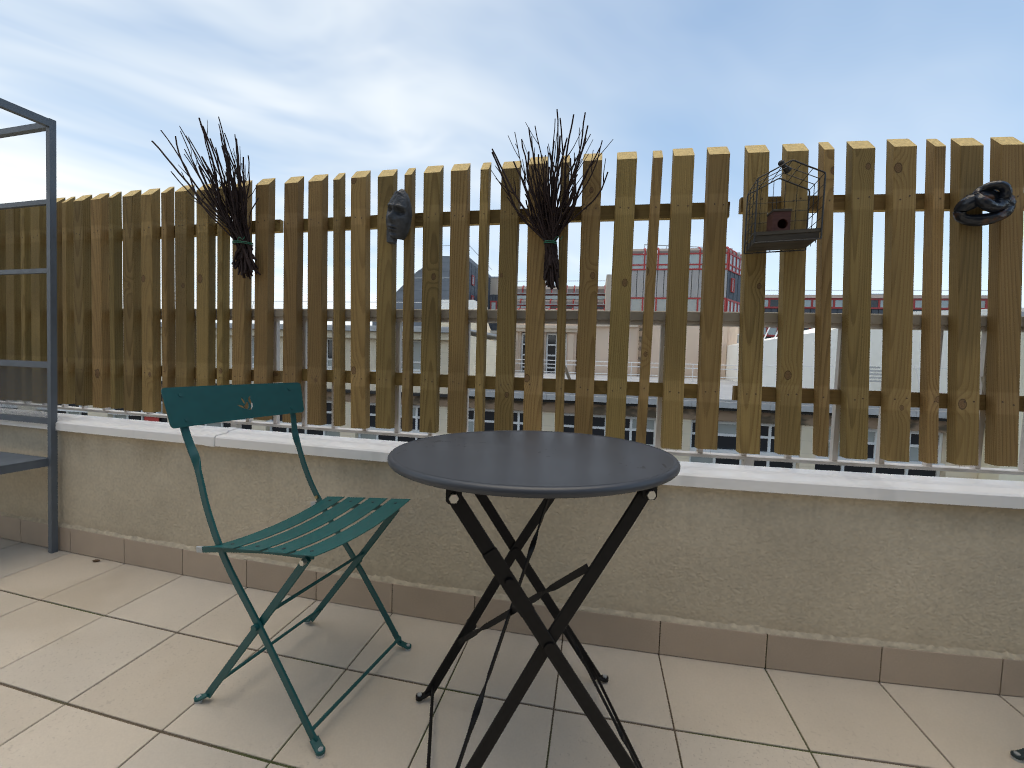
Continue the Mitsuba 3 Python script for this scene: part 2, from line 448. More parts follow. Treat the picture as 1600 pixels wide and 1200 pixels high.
# the roughcast coat: real relief of a few millimetres
def coat(xa, xb, step, z0=.105, z1=.5865):
    xs_, zs_ = np.arange(xa, xb + step / 2, step), np.linspace(z0, z1, int((z1 - z0) / step) + 1)
    X_, Z_ = np.meshgrid(xs_, zs_)
    q = np.stack([X_, Z_, 0 * X_], -1)
    h_ = .80 * meshkit.fbm(q * V(185, 285, 1), 2, 41) + .10 * meshkit.noise(q * V(75, 100, 1), 51) + .16 * meshkit.fbm(q * V(5, 7, 1), 2, 61)
    off = -.0036 * (h_ - .55) - .0005
    g_ = 2 * C2 * xs_ + 3 * C3 * xs_ ** 2
    nl = np.hypot(1, g_)
    Pv = np.stack([X_ - off * (g_ / nl)[None], wy(xs_)[None] + off / nl[None], Z_], -1)
    ny_, nx_ = X_.shape
    idx = np.arange(ny_ * nx_).reshape(ny_, nx_)
    f_ = np.stack([idx[:-1, :-1], idx[:-1, 1:], idx[1:, 1:], idx[1:, :-1]], -1).reshape(-1, 4)
    return tm(Pv.reshape(-1, 3), f_)


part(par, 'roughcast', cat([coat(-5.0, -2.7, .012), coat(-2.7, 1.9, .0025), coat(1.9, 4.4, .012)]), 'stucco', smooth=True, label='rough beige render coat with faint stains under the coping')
cop = [(-.026, .570), (-.026, .604), (-.020, .610), (.030, .614), (.038, .621), (.086, .625), (.098, .620), (.098, .575), (.09, .575), (.09, .588), (-.012, .586), (-.012, .570)]
part(par, 'coping', sweep(cop, -5.0, -1.474, 36), 'coping_white', smooth=25)
part(par, 'coping', sweep(cop, -1.470, 4.4, 50), 'coping_white', smooth=25)
part(par, 'joint_cover', sweep([(-.0285, .568), (-.0285, .6055), (-.021, .6125), (.029, .6165), (.037, .6235), (.086, .6275), (.101, .622), (.101, .60), (.085, .60), (-.010, .588), (-.010, .568)], -1.520, -1.473, 2), 'coping_white', smooth=25)
for k in range(-6, 16):
    a, b = kx[k] + .0018, kx[k + 1] - .0018
    z1 = .1135 + rng.uniform(-.001, .001)
    m = sweep([(-.0105, .0032), (-.0005, .0032), (-.0005, z1), (-.0095, z1), (-.0105, z1 - .0012)], a, b, 2)
    part(par, 'skirting_tile', m, 'skirting', uv=np.full((len(m.vertices), 2), rng.random()))
part(par, 'skirting_joint', sweep([(-.0065, -.01), (-.0001, -.01), (-.0001, .111), (-.0065, .111)], -5.0, 4.3, 50), 'grout')
# the ragged mortar bead on top of the skirting
xs = np.linspace(-4.6, 4.0, 1600)
nv = []
for x in xs:
    h = .003 + .017 * meshkit.fbm(V(x * 11, .5, 0), 4, 3) + .007 * meshkit.noise(V(x * 85, 1, 0), 4)
    o = .0045 + .004 * meshkit.noise(V(x * 80, 2, 0), 9)
    for oo, zz in ((-.0085, .1125), (-o - .0015, .1155), (-o * .5, .1145 + h * .6), (.0005, .1145 + h)):
        nv.append(W(x, oo, zz))
nf = [[i * 4 + j, (i + 1) * 4 + j, (i + 1) * 4 + j + 1, i * 4 + j + 1] for i in range(len(xs) - 1) for j in range(3)]
part(par, 'mortar_bead', tm(nv, nf), 'mortar', smooth=40, label='ragged pale mortar line above the skirting tiles')

# own house behind the camera
hw = thing('apartment_house_wall', 'pale rendered house wall with a glazed door on the near side of the terrace', 'house wall')
part(hw, 'wall', cat([box(-5.5, -1.1, -2.35, -2.0, -.3, 3.4), box(1.1, 5.4, -2.35, -2.0, -.3, 3.4), box(-1.1, 1.1, -2.35, -2.0, 2.2, 3.4)]), 'house_white')
part(hw, 'door', cat([box(-1.098, -1.03, -2.2, -2.12, 0, 2.198), box(1.03, 1.098, -2.2, -2.12, 0, 2.198), box(-.04, .04, -2.2, -2.12, 0, 2.13), box(-1.03, 1.03, -2.2, -2.12, 2.13, 2.198)]), 'window_white')
part(hw, 'pane', box(-1.03, 1.03, -2.17, -2.15, 0, 2.13), 'window_glass')

# ------------------------------------------------------------------ metal railing on the parapet
rl = thing('metal_railing', 'off white metal railing with square balusters standing behind the wooden slats', 'railing')
part(rl, 'handrail', sweep([(.128, 1.104), (.178, 1.104), (.178, 1.134), (.174, 1.137), (.132, 1.137), (.128, 1.134)], -4.8, 4.2, 60), 'hand_rail', label='taupe flat handrail seen between the slats')
part(rl, 'top_channel', sweep([(.138, 1.090), (.168, 1.090), (.168, 1.1035), (.138, 1.1035)], -4.8, 4.2, 60), 'rail_white')
part(rl, 'bottom_rail', sweep([(.134, .634), (.172, .634), (.172, .645), (.134, .645)], -4.8, 4.2, 60), 'rail_white')
bx = [-3.36 + .1442 * i for i in range(-8, 50)]
for i, x in enumerate(bx):
    if -4.7 < x < 4.1:
        w = .0085
        part(rl, 'baluster', wbox(x - w, x + w, .144, .162, .6452, 1.0898), 'rail_white')
for x in (-3.62, -1.556, .55, 2.62):
    part(rl, 'post', cat([wbox(x - .016, x + .016, .14, .166, .56, .6338), wbox(x - .016, x + .016, .0985, .1398, .56, .60)]), 'rail_white')

# ------------------------------------------------------------------ slatted fence panels
FO, FT = .085, .040
slat_id = [0]


def slat(parent, x, w, lean, z0, z1):
    """One batten: x and w are its left edge and width at z = 1.4, lean is how far it runs to the right per metre down."""
    i = slat_id[0] = slat_id[0] + 1
    bow = rng.uniform(-.0015, .0015)
    zs = [z0, .3 * z1 + .7 * z0, .65 * z1 + .35 * z0, z1]
    b = .0022
    v, f, uv = [], [], []
    # around the batten: (across, depth, uv across)
    ring = [(0, b), (b, 0), (w - b, 0), (w, b), (w, FT - b), (w - b, FT), (b, FT), (0, FT - b)]
    per = [.30, .5 - w / 2 + b, .5 + w / 2 - b, .64, .64 + FT, .80, .80 + w, .30 + FT]
    zt = lambda d: z1 - .042 * (1 - d / FT)                       # the sawn top slopes towards the terrace
    for j in range(8):
        a, c = ring[j], ring[(j + 1) % 8]
        ua, uc = per[j], per[(j + 1) % 8]
        if j in (0, 2, 4, 6):
            ua = uc = (per[j] + per[(j + 1) % 8]) / 2
            if j == 0: ua, uc = .5 - w / 2, .5 - w / 2 + b
            if j == 2: ua, uc = .5 + w / 2 - b, .5 + w / 2
            if j == 4: ua, uc = .79, .80
            if j == 6: ua, uc = .80 + w, .81 + w
        if j == 7: ua, uc = .30 + FT, .30
        for k in range(3):
            n0 = len(v)
            for (g, uu), kk in (((a, ua), k), ((c, uc), k), ((c, uc), k + 1), ((a, ua), k + 1)):
                z = zs[kk] if kk < 3 else zt(g[1])
                xx = x + lean * (1.4 - z) + bow * math.sin(math.pi * (z - z0) / (z1 - z0)) + g[0]
                v.append(W(xx, FO + g[1], z)); uv.append((i + uu, z))
            f.append([n0, n0 + 1, n0 + 2, n0 + 3])
    for top in (True, False):
        n0 = len(v)
        for g in ring:
            z = zt(g[1]) if top else z0
            v.append(W(x + lean * (1.4 - z) + g[0], FO + g[1], z)); uv.append((i + .5 - w / 2 + g[0], z - g[1]))
        f += [[n0, n0 + 1, n0 + 2, n0 + 3], [n0, n0 + 3, n0 + 4, n0 + 7], [n0 + 4, n0 + 5, n0 + 6, n0 + 7]] if top else [[n0 + 3, n0 + 2, n0 + 1, n0], [n0 + 7, n0 + 4, n0 + 3, n0], [n0 + 7, n0 + 6, n0 + 5, n0 + 4]]
    f4 = np.array(f)
    ft = np.vstack([f4[:, [0, 1, 2]], f4[:, [0, 2, 3]]])
    return part(parent, 'slat', trimesh.Trimesh(np.array(v), ft, process=False), 'wood', uv=np.array(uv))


def fence_rail(parent, xa, xb, z, n=8):
    i = slat_id[0] = slat_id[0] + 1
    xs = np.linspace(xa, xb, n + 1)
    v, f, uv = [], [], []
    o0, o1, h = FO + FT + .001, FO + FT + .022, .0245
    ring = [(o0, z - h), (o1, z - h), (o1, z + h), (o0, z + h)]
    per = [.2, .24, .4, .47, .55]
    for k in range(n):
        for j in range(4):
            n0 = len(v)
            for kk, g, uu in ((k, ring[j], per[j]), (k + 1, ring[j], per[j]), (k + 1, ring[(j + 1) % 4], per[j + 1]), (k, ring[(j + 1) % 4], per[j + 1])):
                v.append(W(xs[kk], g[0], g[1])); uv.append((i + uu, xs[kk] + 40))
            f.append([n0, n0 + 1, n0 + 2, n0 + 3])
    for kk, o in ((0, [3, 2, 1, 0]), (n, [0, 1, 2, 3])):
        n0 = len(v)
        for g in ring:
            v.append(W(xs[kk], g[0], g[1])); uv.append((i + .3 + (g[0] - o0), g[1]))
        f.append([n0 + q for q in o])
    part(parent, 'rail', tm(v, f), 'wood', uv=np.vstack([np.array(uv)]))


P1 = thing('slat_fence_panel', 'wooden slat fence panel behind the grey rack and the first twig bundle', 'fence panel', 'slat fence panels along the parapet')
P2 = thing('slat_fence_panel', 'middle wooden slat fence panel with a twig bundle and a face mask hung on it', 'fence panel', 'slat fence panels along the parapet')
P3 = thing('slat_fence_panel', 'wooden slat fence panel carrying the wire birdcage and the knotted dark ornament', 'fence panel', 'slat fence panels along the parapet')
WD, NR = .0645, .0300
S1 = [(-2.909, 1, -.040), (-2.797, 0, -.037), (-2.722, 1, -.034), (-2.606, 1, -.031), (-2.502, 0, -.026), (-2.423, 1, -.0226), (-2.309, 1, -.0176), (-2.195, 0, -.012), (-2.110, 1, -.017), (-1.998, 1, -.0131), (-1.880, 0, -.010), (-1.802, 1, -.0131), (-1.685, 1, -.0126), (-1.574, 0, -.0123), (-1.495, 1, -.010), (-1.381, 1, -.0143)]
x = -2.909
for w in (1, 0, 1, 1, 0, 1, 1, 0, 1, 1):
    x -= .113 if w else .078
    S1.insert(0, (x, w, -.040))
S2 = [(-1.241, 1, -.008), (-1.128, 1, -.0004), (-1.014, 0, .010), (-.936, 1, .010), (-.824, 1, .0042), (-.714, 0, .006), (-.638, 1, .0027), (-.531, 1, .0088), (-.420, 0, .001), (-.343, 1, -.0008), (-.243, 1, .0100), (-.130, 0, .0136), (-.056, 1, .0047), (.057, 1, .0003), (.172, 0, -.0122), (.242, 1, .0081), (.352, 1, .0125)]
S3 = [(.474, 1, .0285), (.590, 1, .0348), (.701, 0, .0465), (.783, 1, .046), (.900, 1, .0515), (1.013, 0, .053), (1.085, 1, .066), (1.195, 1, .066), (1.306, 0, .068), (1.383, 1, .070), (1.496, 1, .070), (1.608, 0, .07), (1.686, 1, .07), (1.80, 1, .07)]
for par_, S, zt, zr in ((P1, S1, 1.672, (1.481, .846)), (P2, S2, 1.671, (1.474, .862)), (P3, S3, 1.682, (1.487, .862))):
    for j, (x, wide, lean) in enumerate(S):
        top = zt + (.010 * (j / 16) if par_ == P2 and j > 9 else 0) + rng.uniform(-.0018, .0018)
        slat(par_, x, (WD if wide else NR) + rng.uniform(-.001, .001), lean, .665 + rng.uniform(-.002, .008), top)
        if x > -3.0 and x < 1.5:
            for z in zr:
                for t in ((.3, .72) if wide else (.5,)):
                    zz = z + rng.uniform(-.007, .007)
                    xx = x + lean * (1.4 - zz) + (WD if wide else NR) * t + rng.uniform(-.004, .004)
                    part(par_, 'screw', disc(W(xx, FO - .0002, zz), wn(xx), .0027, .0012, 6), 'screw_rust')
fence_rail(P1, -4.02, -1.292, 1.479, 14); fence_rail(P1, -4.02, -1.292, .851, 14)
fence_rail(P2, -1.268, .432, 1.476); fence_rail(P2, -1.268, .365, .863)
fence_rail(P3, .466, 1.92, 1.490); fence_rail(P3, .480, 1.92, .862)

# torn fibres under the last sawn ends
fib = []
for x0, n in ((.245, 9), (.36, 5), (1.13, 6)):
    for _ in range(n):
        q = W(x0 + rng.uniform(0, .06), FO + rng.uniform(.002, .012), .667)
        fib.append(tube([q, q + V(rng.uniform(-.006, .006), 0, -rng.uniform(.004, .011))], [.0007, .0003], 4))
part(P2, 'splinter', cat(fib), 'wood', uv=np.full((len(cat(fib).vertices), 2), (5.5, .3)), kind='stuff')

# ------------------------------------------------------------------ twig bundles
def twig_bundle(label, tips, tie, tie_r, foot, seed, lean_back=.0):
    rnd = random.Random(seed)
    b = thing('twig_bundle', label, 'twig bundle', 'twig bundles tied to the fence')
    tx, tz = tie
    all_tips = [(x, z, True) for x, z in tips]
    for _ in range(44):
        (x1, z1), (x2, z2) = rnd.sample(tips, 2)
        t = rnd.random()
        s = rnd.uniform(.50, .97)
        X, Z = x1 * t + x2 * (1 - t), z1 * t + z2 * (1 - t)
        all_tips.append((tx + (X - tx) * s * .85, tz + (Z - tz) * s, False))
    for X, Z, main in all_tips:
        ang = rnd.uniform(0, 2 * math.pi)
        rr = tie_r * math.sqrt(rnd.random()) * .9
        oc = FO - .030
        pt = W(tx + rr * math.cos(ang), oc + rr * .75 * math.sin(ang), tz + rnd.uniform(-.005, .005))
        ft = W(foot[0] + rnd.uniform(-1, 1) * foot[2], oc + rnd.uniform(-.022, .022), foot[1] + rnd.uniform(-.035, .045))
        d = np.hypot(X - tx, Z - tz)
        tipo = oc + rnd.uniform(-.10, .024) * min(1, d / .35)
        tip = W(X, tipo, Z)
        L = np.linalg.norm(tip - pt)
        side = V(1 if X > tx else -1, 0, 0) * max(0, abs(X - tx) - .5 * (Z - tz)) * .35
        m1 = lerp(pt, tip, .33) + V((X - tx) * rnd.uniform(.02, .20), 0, 0) - side * .5 + V(rnd.gauss(0, .007), rnd.gauss(0, .006), 0)
        m2 = lerp(pt, tip, .68) + V((X - tx) * rnd.uniform(-.04, .12), 0, 0) + V(rnd.gauss(0, .008), rnd.gauss(0, .008), 0)
        path = curve([ft, lerp(ft, pt, .5) + V(rnd.gauss(0, .003), 0, 0), pt, m1, m2, tip], 4)
        path = path + np.array([[rnd.gauss(0, .0009), rnd.gauss(0, .0009), 0] for _ in path])
        r0 = rnd.uniform(.0026, .0042) if rnd.random() < .8 else .0050
        r = np.interp(np.arange(len(path)), [0, len(path) * .5, len(path) - 1], [r0, r0 * .82, r0 * rnd.uniform(.48, .75)])
        ms = [tube(path, r, 5)]
        for _ in range(rnd.choice((1, 1, 2, 2, 3)) if main else rnd.choice((0, 0, 1, 1))):
            k = rnd.randint(int(len(path) * .58), len(path) - 3)
            dr_ = path[k + 1] - path[k]
            dr_ = dr_ / np.linalg.norm(dr_)
            o = V(rnd.choice((-1, 1)) * rnd.uniform(.35, .8), rnd.gauss(0, .35), rnd.uniform(-.1, .3))
            q = dr_ + o
            q /= np.linalg.norm(q)
            ll = rnd.uniform(.018, .085)
            e = path[k] + q * ll + dr_ * ll * .35
            if e[1] > wy(e[0]) + FO - .004:
                e[1] = wy(e[0]) + FO - .004
            sub = curve([path[k], path[k] + q * ll * .5 + V(0, 0, .003), e], 2)
            ms.append(tube(sub, np.linspace(r[k] * .7, .0011, len(sub)), 4))
        m = cat(ms)
        v = np.array(m.vertices)
        lim = np.array([wy(a) + FO - .003 for a in v[:, 0]])
        below = v[:, 2] < 1.66
        v[:, 1] = np.where(below, np.minimum(v[:, 1], lim), v[:, 1])
        part(b, 'twig', trimesh.Trimesh(v, m.faces, process=False), 'twig', smooth=60)
    ring = []
    for turn in range(3):
        pts = [W(tx + (tie_r + .002) * math.cos(a), FO - .030 + (tie_r * .8 + .002) * math.sin(a), tz - .004 + turn * .004 + .006 * math.cos(a + turn * 2) * (turn - .6) * .5) for a in np.linspace(0, 2 * math.pi, 25)]
        ring.append(tube(pts, .0013, 6))
    q = W(tx + .012, FO - .032 - tie_r, tz)
    ring.append(tube(curve([q, q + V(.014, -.006, .012), q + V(.024, 0, .004), q + V(.03, .004, .016)], 4), .0011, 5))
    part(b, 'tie_wire', cat(ring), 'green_wire', smooth=60, label='thin green tie wire wound round the twigs')
    return b


twig_bundle('bundle of dark twigs fanning to the left, tied above the green chair',
            [(-1.8, 1.799), (-1.743, 1.832), (-1.719, 1.826), (-1.735, 1.683), (-1.662, 1.824), (-1.642, 1.819), (-1.619, 1.823), (-1.59, 1.828), (-1.553, 1.842), (-1.549, 1.859), (-1.487, 1.847), (-1.436, 1.843), (-1.411, 1.782), (-1.367, 1.709), (-1.474, 1.743), (-1.574, 1.775), (-1.651, 1.761), (-1.318, 1.56), (-1.40, 1.70), (-1.45, 1.70), (-1.52, 1.72), (-1.56, 1.71), (-1.43, 1.80), (-1.46, 1.83), (-1.39, 1.74), (-1.50, 1.81), (-1.42, 1.72), (-1.37, 1.66)],
            (-1.411, 1.390), .038, (-1.396, 1.285, .050), 3)
twig_bundle('bundle of dark twigs spreading evenly both ways, hung behind the round table',
            [(-.369, 1.68), (-.365, 1.663), (-.312, 1.517), (-.289, 1.725), (-.292, 1.635), (-.24, 1.736), (-.229, 1.704), (-.213, 1.711), (-.264, 1.696), (-.156, 1.697), (-.149, 1.743), (-.141, 1.763), (-.09, 1.754), (-.055, 1.771), (-.043, 1.719), (-.047, 1.68), (-.033, 1.663), (.004, 1.671), (-.001, 1.623), (.027, 1.575), (-.128, 1.672), (-.168, 1.653), (-.024, 1.619), (-.276, 1.601), (-.079, 1.484), (-.077, 1.534), (-.2, 1.62), (-.1, 1.64)],
            (-.156, 1.357), .020, (-.149, 1.232, .026), 8)

# ------------------------------------------------------------------ face mask
def face_mask():
    k = thing('face_mask', 'dark grey sculpted face mask with pointed brow hung on the middle fence panel', 'mask')
    n_u, n_v = 72, 96
    a = np.linspace(-1, 1, n_u)
    b = np.linspace(-1, 1, n_v)
    U, Vv = np.meshgrid(a, b)
    half = .048 * np.where(Vv < 0, np.sqrt(np.clip(1 - (Vv / 1.02) ** 2 * .80, 0, 1)), np.clip(1 - Vv ** 2 * .62, .02, 1))
    X = U * half
    Z = Vv * .082
    g = lambda cx, cz, sx, sz: np.exp(-((X - cx) / sx) ** 2 - ((Z - cz) / sz) ** 2)
    dep = .036 * np.sqrt(np.clip(1 - np.abs(U) ** 2.3, 0, 1)) * np.clip(1.15 - .55 * Vv ** 2, 0, 1)
    dep += .024 * g(0, -.012, .008, .015) + .011 * g(0, .012, .006, .022)          # nose
    dep += .005 * g(.009, -.019, .006, .006) + .005 * g(-.009, -.019, .006, .006)
    for s in (-1, 1):
        dep -= .026 * g(s * .021, .012, .013, .010)                                # eye sockets
        dep += .011 * g(s * .021, .010, .0075, .0055)
        dep += .009 * g(s * .022, .030, .016, .006)                                # brows
        dep += .005 * g(s * .028, -.016, .013, .014)
    dep += .009 * g(0, -.042, .014, .0042) + .008 * g(0, -.052, .012, .0042) - .007 * g(0, -.047, .016, .0022)
    dep -= .006 * g(0, -.062, .014, .005)
    dep += .010 * g(0, -.074, .013, .009)
    P = np.stack([X, -dep, Z], -1)
    nz = meshkit.fbm(P * 90, 3, 5) - .5
    P[..., 1] -= nz * .005 * (.4 + np.clip(Vv, 0, 1) * 1.6)
    v = P.reshape(-1, 3)
    f = [[j * n_u + i, j * n_u + i + 1, (j + 1) * n_u + i + 1, (j + 1) * n_u + i] for j in range(n_v - 1) for i in range(n_u - 1)]
    back = v.copy()
    back[:, 1] = np.maximum(back[:, 1] + .012, .004)
    nn = len(v)
    f2 = [[q + nn for q in reversed(t)] for t in f]
    rim = [j * n_u for j in range(n_v)]
    rim2 = [j * n_u + n_u - 1 for j in range(n_v)]
    e = []
    for i in range(n_v - 1):
        e += [[rim[i], rim[i + 1], rim[i + 1] + nn, rim[i] + nn], [rim2[i + 1], rim2[i], rim2[i] + nn, rim2[i + 1] + nn]]
    for i in range(n_u - 1):
        e += [[i + 1, i, i + nn, i + 1 + nn], [(n_v - 1) * n_u + i, (n_v - 1) * n_u + i + 1, (n_v - 1) * n_u + i + 1 + nn, (n_v - 1) * n_u + i + nn]]
    m = tm(np.vstack([v, back]), f + f2 + e)
    M = trimesh.transformations.rotation_matrix
    R = M(math.radians(12), (0, 1, 0)) @ M(math.radians(-8), (0, 0, 1)) @ M(math.radians(10), (1, 0, 0))
    m.apply_transform(R)
    m.apply_translation(W(-.722, FO - .024, 1.470))
    v = np.array(m.vertices)
    v[:, 1] = np.minimum(v[:, 1], np.array([wy(q) for q in v[:, 0]]) + FO - .001)
    part(k, 'face', trimesh.Trimesh(v, m.faces, process=False), 'mask_stone', smooth=50)
    kn = trimesh.creation.icosphere(3, .017)
    kn.vertices = kn.vertices * V(1, .9, 1.3) * (1 + .25 * (meshkit.fbm(kn.vertices * 90, 3, 2) - .5)[:, None])
    kn.apply_translation(W(-.708, FO - .030, 1.541))
    part(k, 'topknot', kn, 'mask_stone', smooth=True)
    nk = m3.Manifold.hull_points(np.array([W(-.752 + a, FO - .012 + b, z) for a, b, z in ((-.014, -.022, 1.374), (.012, -.022, 1.372), (.012, .008, 1.372), (-.014, .008, 1.374), (-.016, -.020, 1.42), (.018, -.020, 1.42), (.018, .008, 1.42), (-.016, .008, 1.42))])).refine(3).to_mesh()
    part(k, 'neck', trimesh.Trimesh(nk.vert_properties[:, :3], nk.tri_verts, process=False), 'mask_stone', smooth=40)


face_mask()


def knotted_ornament():
    k = thing('knotted_ornament', 'dark glossy knotted ring ornament hung at the right end of the fence', 'ornament')
    c = W(1.121, FO - .034, 1.449)
    t = np.linspace(0, 2 * np.pi, 61)
    M = trimesh.transformations.rotation_matrix

    def loop(rx, rz, r, yo, cx, cz, tilt, squash=1.0, th0=0, amp=.25):
        pts = np.stack([cx + rx * np.cos(t), yo + .008 * np.sin(t * 2 + th0), cz + rz * np.sin(t)], 1)
        pts = pts @ M(math.radians(tilt), (0, 1, 0))[:3, :3].T
        rad = r * (1 + amp * np.sin(t + th0) + .12 * np.sin(3 * t + th0))
        m = tube(pts, rad, 16)
        v = m.vertices
        v += (meshkit.fbm(v * 60, 3, 7) - .5)[:, None] * V(.004, .006, .004)
        v[:, 1] = (v[:, 1] - yo) * squash + yo
        m.vertices = v + c
        vv = np.array(m.vertices)
        vv[:, 1] = np.minimum(vv[:, 1], np.array([wy(q) for q in vv[:, 0]]) + FO - .001)
        return trimesh.Trimesh(vv, m.faces, process=False)

    part(k, 'ring', loop(.054, .031, .019, .004, .0, -.010, -4, 1.2, .6), 'glazed', smooth=60)
    part(k, 'loop', loop(.034, .030, .0125, -.024, -.008, .016, 20, 1.2, 2.2), 'glazed', smooth=60)
    bowl = trimesh.creation.icosphere(3, 1)
    bowl.vertices = bowl.vertices * V(.034, .012, .027) * (1 + .3 * (meshkit.fbm(bowl.vertices * 3, 3, 4) - .5)[:, None])
    bowl.apply_transform(M(math.radians(15), (0, 1, 0)))
    bowl.apply_translation(c + V(-.004, -.012, .018))
    part(k, 'core', bowl, 'glazed', smooth=True)
    cheek = trimesh.creation.icosphere(3, 1)
    cheek.vertices = cheek.vertices * V(.028, .016, .026) * (1 + .3 * (meshkit.fbm(cheek.vertices * 3, 3, 14) - .5)[:, None])
    cheek.apply_translation(c + V(.042, -.006, .004))
    part(k, 'lobe', cheek, 'glazed', smooth=True)


knotted_ornament()

# ------------------------------------------------------------------ wire birdcage with a little nest box inside
def birdcage():
    k = thing('wire_birdcage', 'house shaped wire birdcage with a dark wooden tray hung on the fence', 'birdcage')
    fl, fr_, bl, br = V(.455, 0, 0), V(.634, 0, 0), V(.469, 0, 0), V(.650, 0, 0)
    of, ob = -.052, .074

    def P(s, d, z):                                                     # s 0..1 across, d 0 front .. 1 back
        x = lerp(lerp(.455, .634, s), lerp(.469, .650, s), d)
        return W(float(x), of + (ob - of) * d, float(z + .010 * (s - .5)))
    z0, ze, za = 1.322, 1.508, 1.550
    roof = lambda s: ze + (za - ze) * (1 - abs(2 * s - 1))
    for d, nm in ((0, 'front_frame'), (1, 'back_frame')):
        pts = [P(0, d, z0), P(0, d, ze - .006), P(.015, d, ze + .001), P(.25, d, roof(.25)), P(.47, d, za - .001), P(.5, d, za), P(.53, d, za - .001), P(.75, d, roof(.75)), P(.985, d, ze + .001), P(1, d, ze - .006), P(1, d, z0), P(0, d, z0)]
        segs = [tube([pts[i], pts[i + 1]], .0022, 6) for i in range(len(pts) - 1)]
        part(k, nm, cat(segs), 'cage_wire', smooth=50)
    wires = []
    for j in range(1, 6):
        z = z0 + (ze - z0) * j / 6
        for s in (0, 1):
            wires.append(tube([P(s, 0, z), P(s, 1, z)], .0011, 5))
        wires.append(tube([P(0, 1, z), P(1, 1, z)], .0010, 5))
    for j in (1, 2):
        for s in (0, 1):
            wires.append(tube([P(s, j / 3, z0), P(s, j / 3, ze)], .0012, 5))
        wires.append(tube([P(0, j / 3, ze), P(.5, j / 3, za), P(1, j / 3, ze)], .0013, 5))
    for s in (.22, .42, .61, .80):
        wires.append(tube([P(s, 1, z0), P(s, 1, roof(s))], .0010, 5))
    for s in (0, .18, .36, .5, .64, .82, 1):
        wires.append(tube([P(s, 0, roof(s)), P(s, 1, roof(s))], .0012, 5))
    part(k, 'wire_grid', cat(wires), 'cage_wire', smooth=50)
    tr = [P(.02, .03, z0 + .004), P(.98, .03, z0 + .004), P(.98, .97, z0 + .004), P(.02, .97, z0 + .004)]
    part(k, 'tray', hexa(tr + [q + V(0, 0, .017) for q in tr]), 'tray_wood')
    lip = [P(.0, .01, z0 + .0215), P(1, .01, z0 + .0215), P(1, .10, z0 + .0215), P(.0, .10, z0 + .0215)]
    part(k, 'tray_lip', hexa(lip + [q + V(0, 0, .010) for q in lip]), 'tray_wood')
    a = P(.5, .45, za)
    b = a + V(-.019, -.012, .013)
    part(k, 'finial', cat([tube([a + V(.008, .004, -.004), lerp(a, b, .8)], [.011, .004], 10), trimesh.creation.icosphere(2, .0085).apply_translation(b)]), 'cage_wire', smooth=50)

    h = thing('nest_box', 'small reddish wooden nest box with a round hole inside the wire cage', 'nest box')
    o = V(.541, wy(.541) + .012, z0 + .0225)
    fw, fd, fh = .0245, .019, .074
    sq = Polygon([(-fw, 0), (fw, 0), (fw, fh), (-fw, fh)]).difference(Point(.003, .038).buffer(.0145))
    front = trimesh.creation.extrude_polygon(sq, .007, engine='earcut')
    front.apply_transform(trimesh.transformations.rotation_matrix(math.pi / 2, (1, 0, 0)))
    front.apply_translation(o + V(0, -fd, 0))
    part(h, 'front', front, 'red_wood')
    part(h, 'wall', cat([box(o[0] - fw, o[0] - fw + .006, o[1] - fd + .0003, o[1] + fd, o[2], o[2] + fh), box(o[0] + fw - .006, o[0] + fw, o[1] - fd + .0003, o[1] + fd, o[2], o[2] + fh), box(o[0] - fw + .006, o[0] + fw - .006, o[1] + fd - .006, o[1] + fd - .0003, o[2], o[2] + fh)]), 'red_wood')
    part(h, 'roof', rbox(o[0] - fw - .0015, o[0] + fw + .0015, o[1] - fd - .009, o[1] + fd + .002, o[2] + fh + .0005, o[2] + fh + .0075, .001), 'tray_wood')
    part(h, 'perch', tube([o + V(.006, -fd - .02, .016), o + V(.006, -fd, .016)], .0028, 8), 'red_wood')
    part(h, 'hanger', tube([o + V(-.006, 0, fh + .007), o + V(-.009, 0, fh + .05)], .0010, 5), 'cage_wire')
    part(h, 'seed', trimesh.creation.icosphere(2, .0055).apply_translation(o + V(-.006, -fd - .006, .0062)), 'yellow_seed', smooth=True)


birdcage()

# ------------------------------------------------------------------ folding chair
def u3(u, n):
    u = V(*u, 0) / math.hypot(*u)
    return u, V(-u[1], u[0], 0) * n


def slerp_dirs(a, b, ts):
    return [lerp(a, b, t) / np.linalg.norm(lerp(a, b, t)) for t in ts]


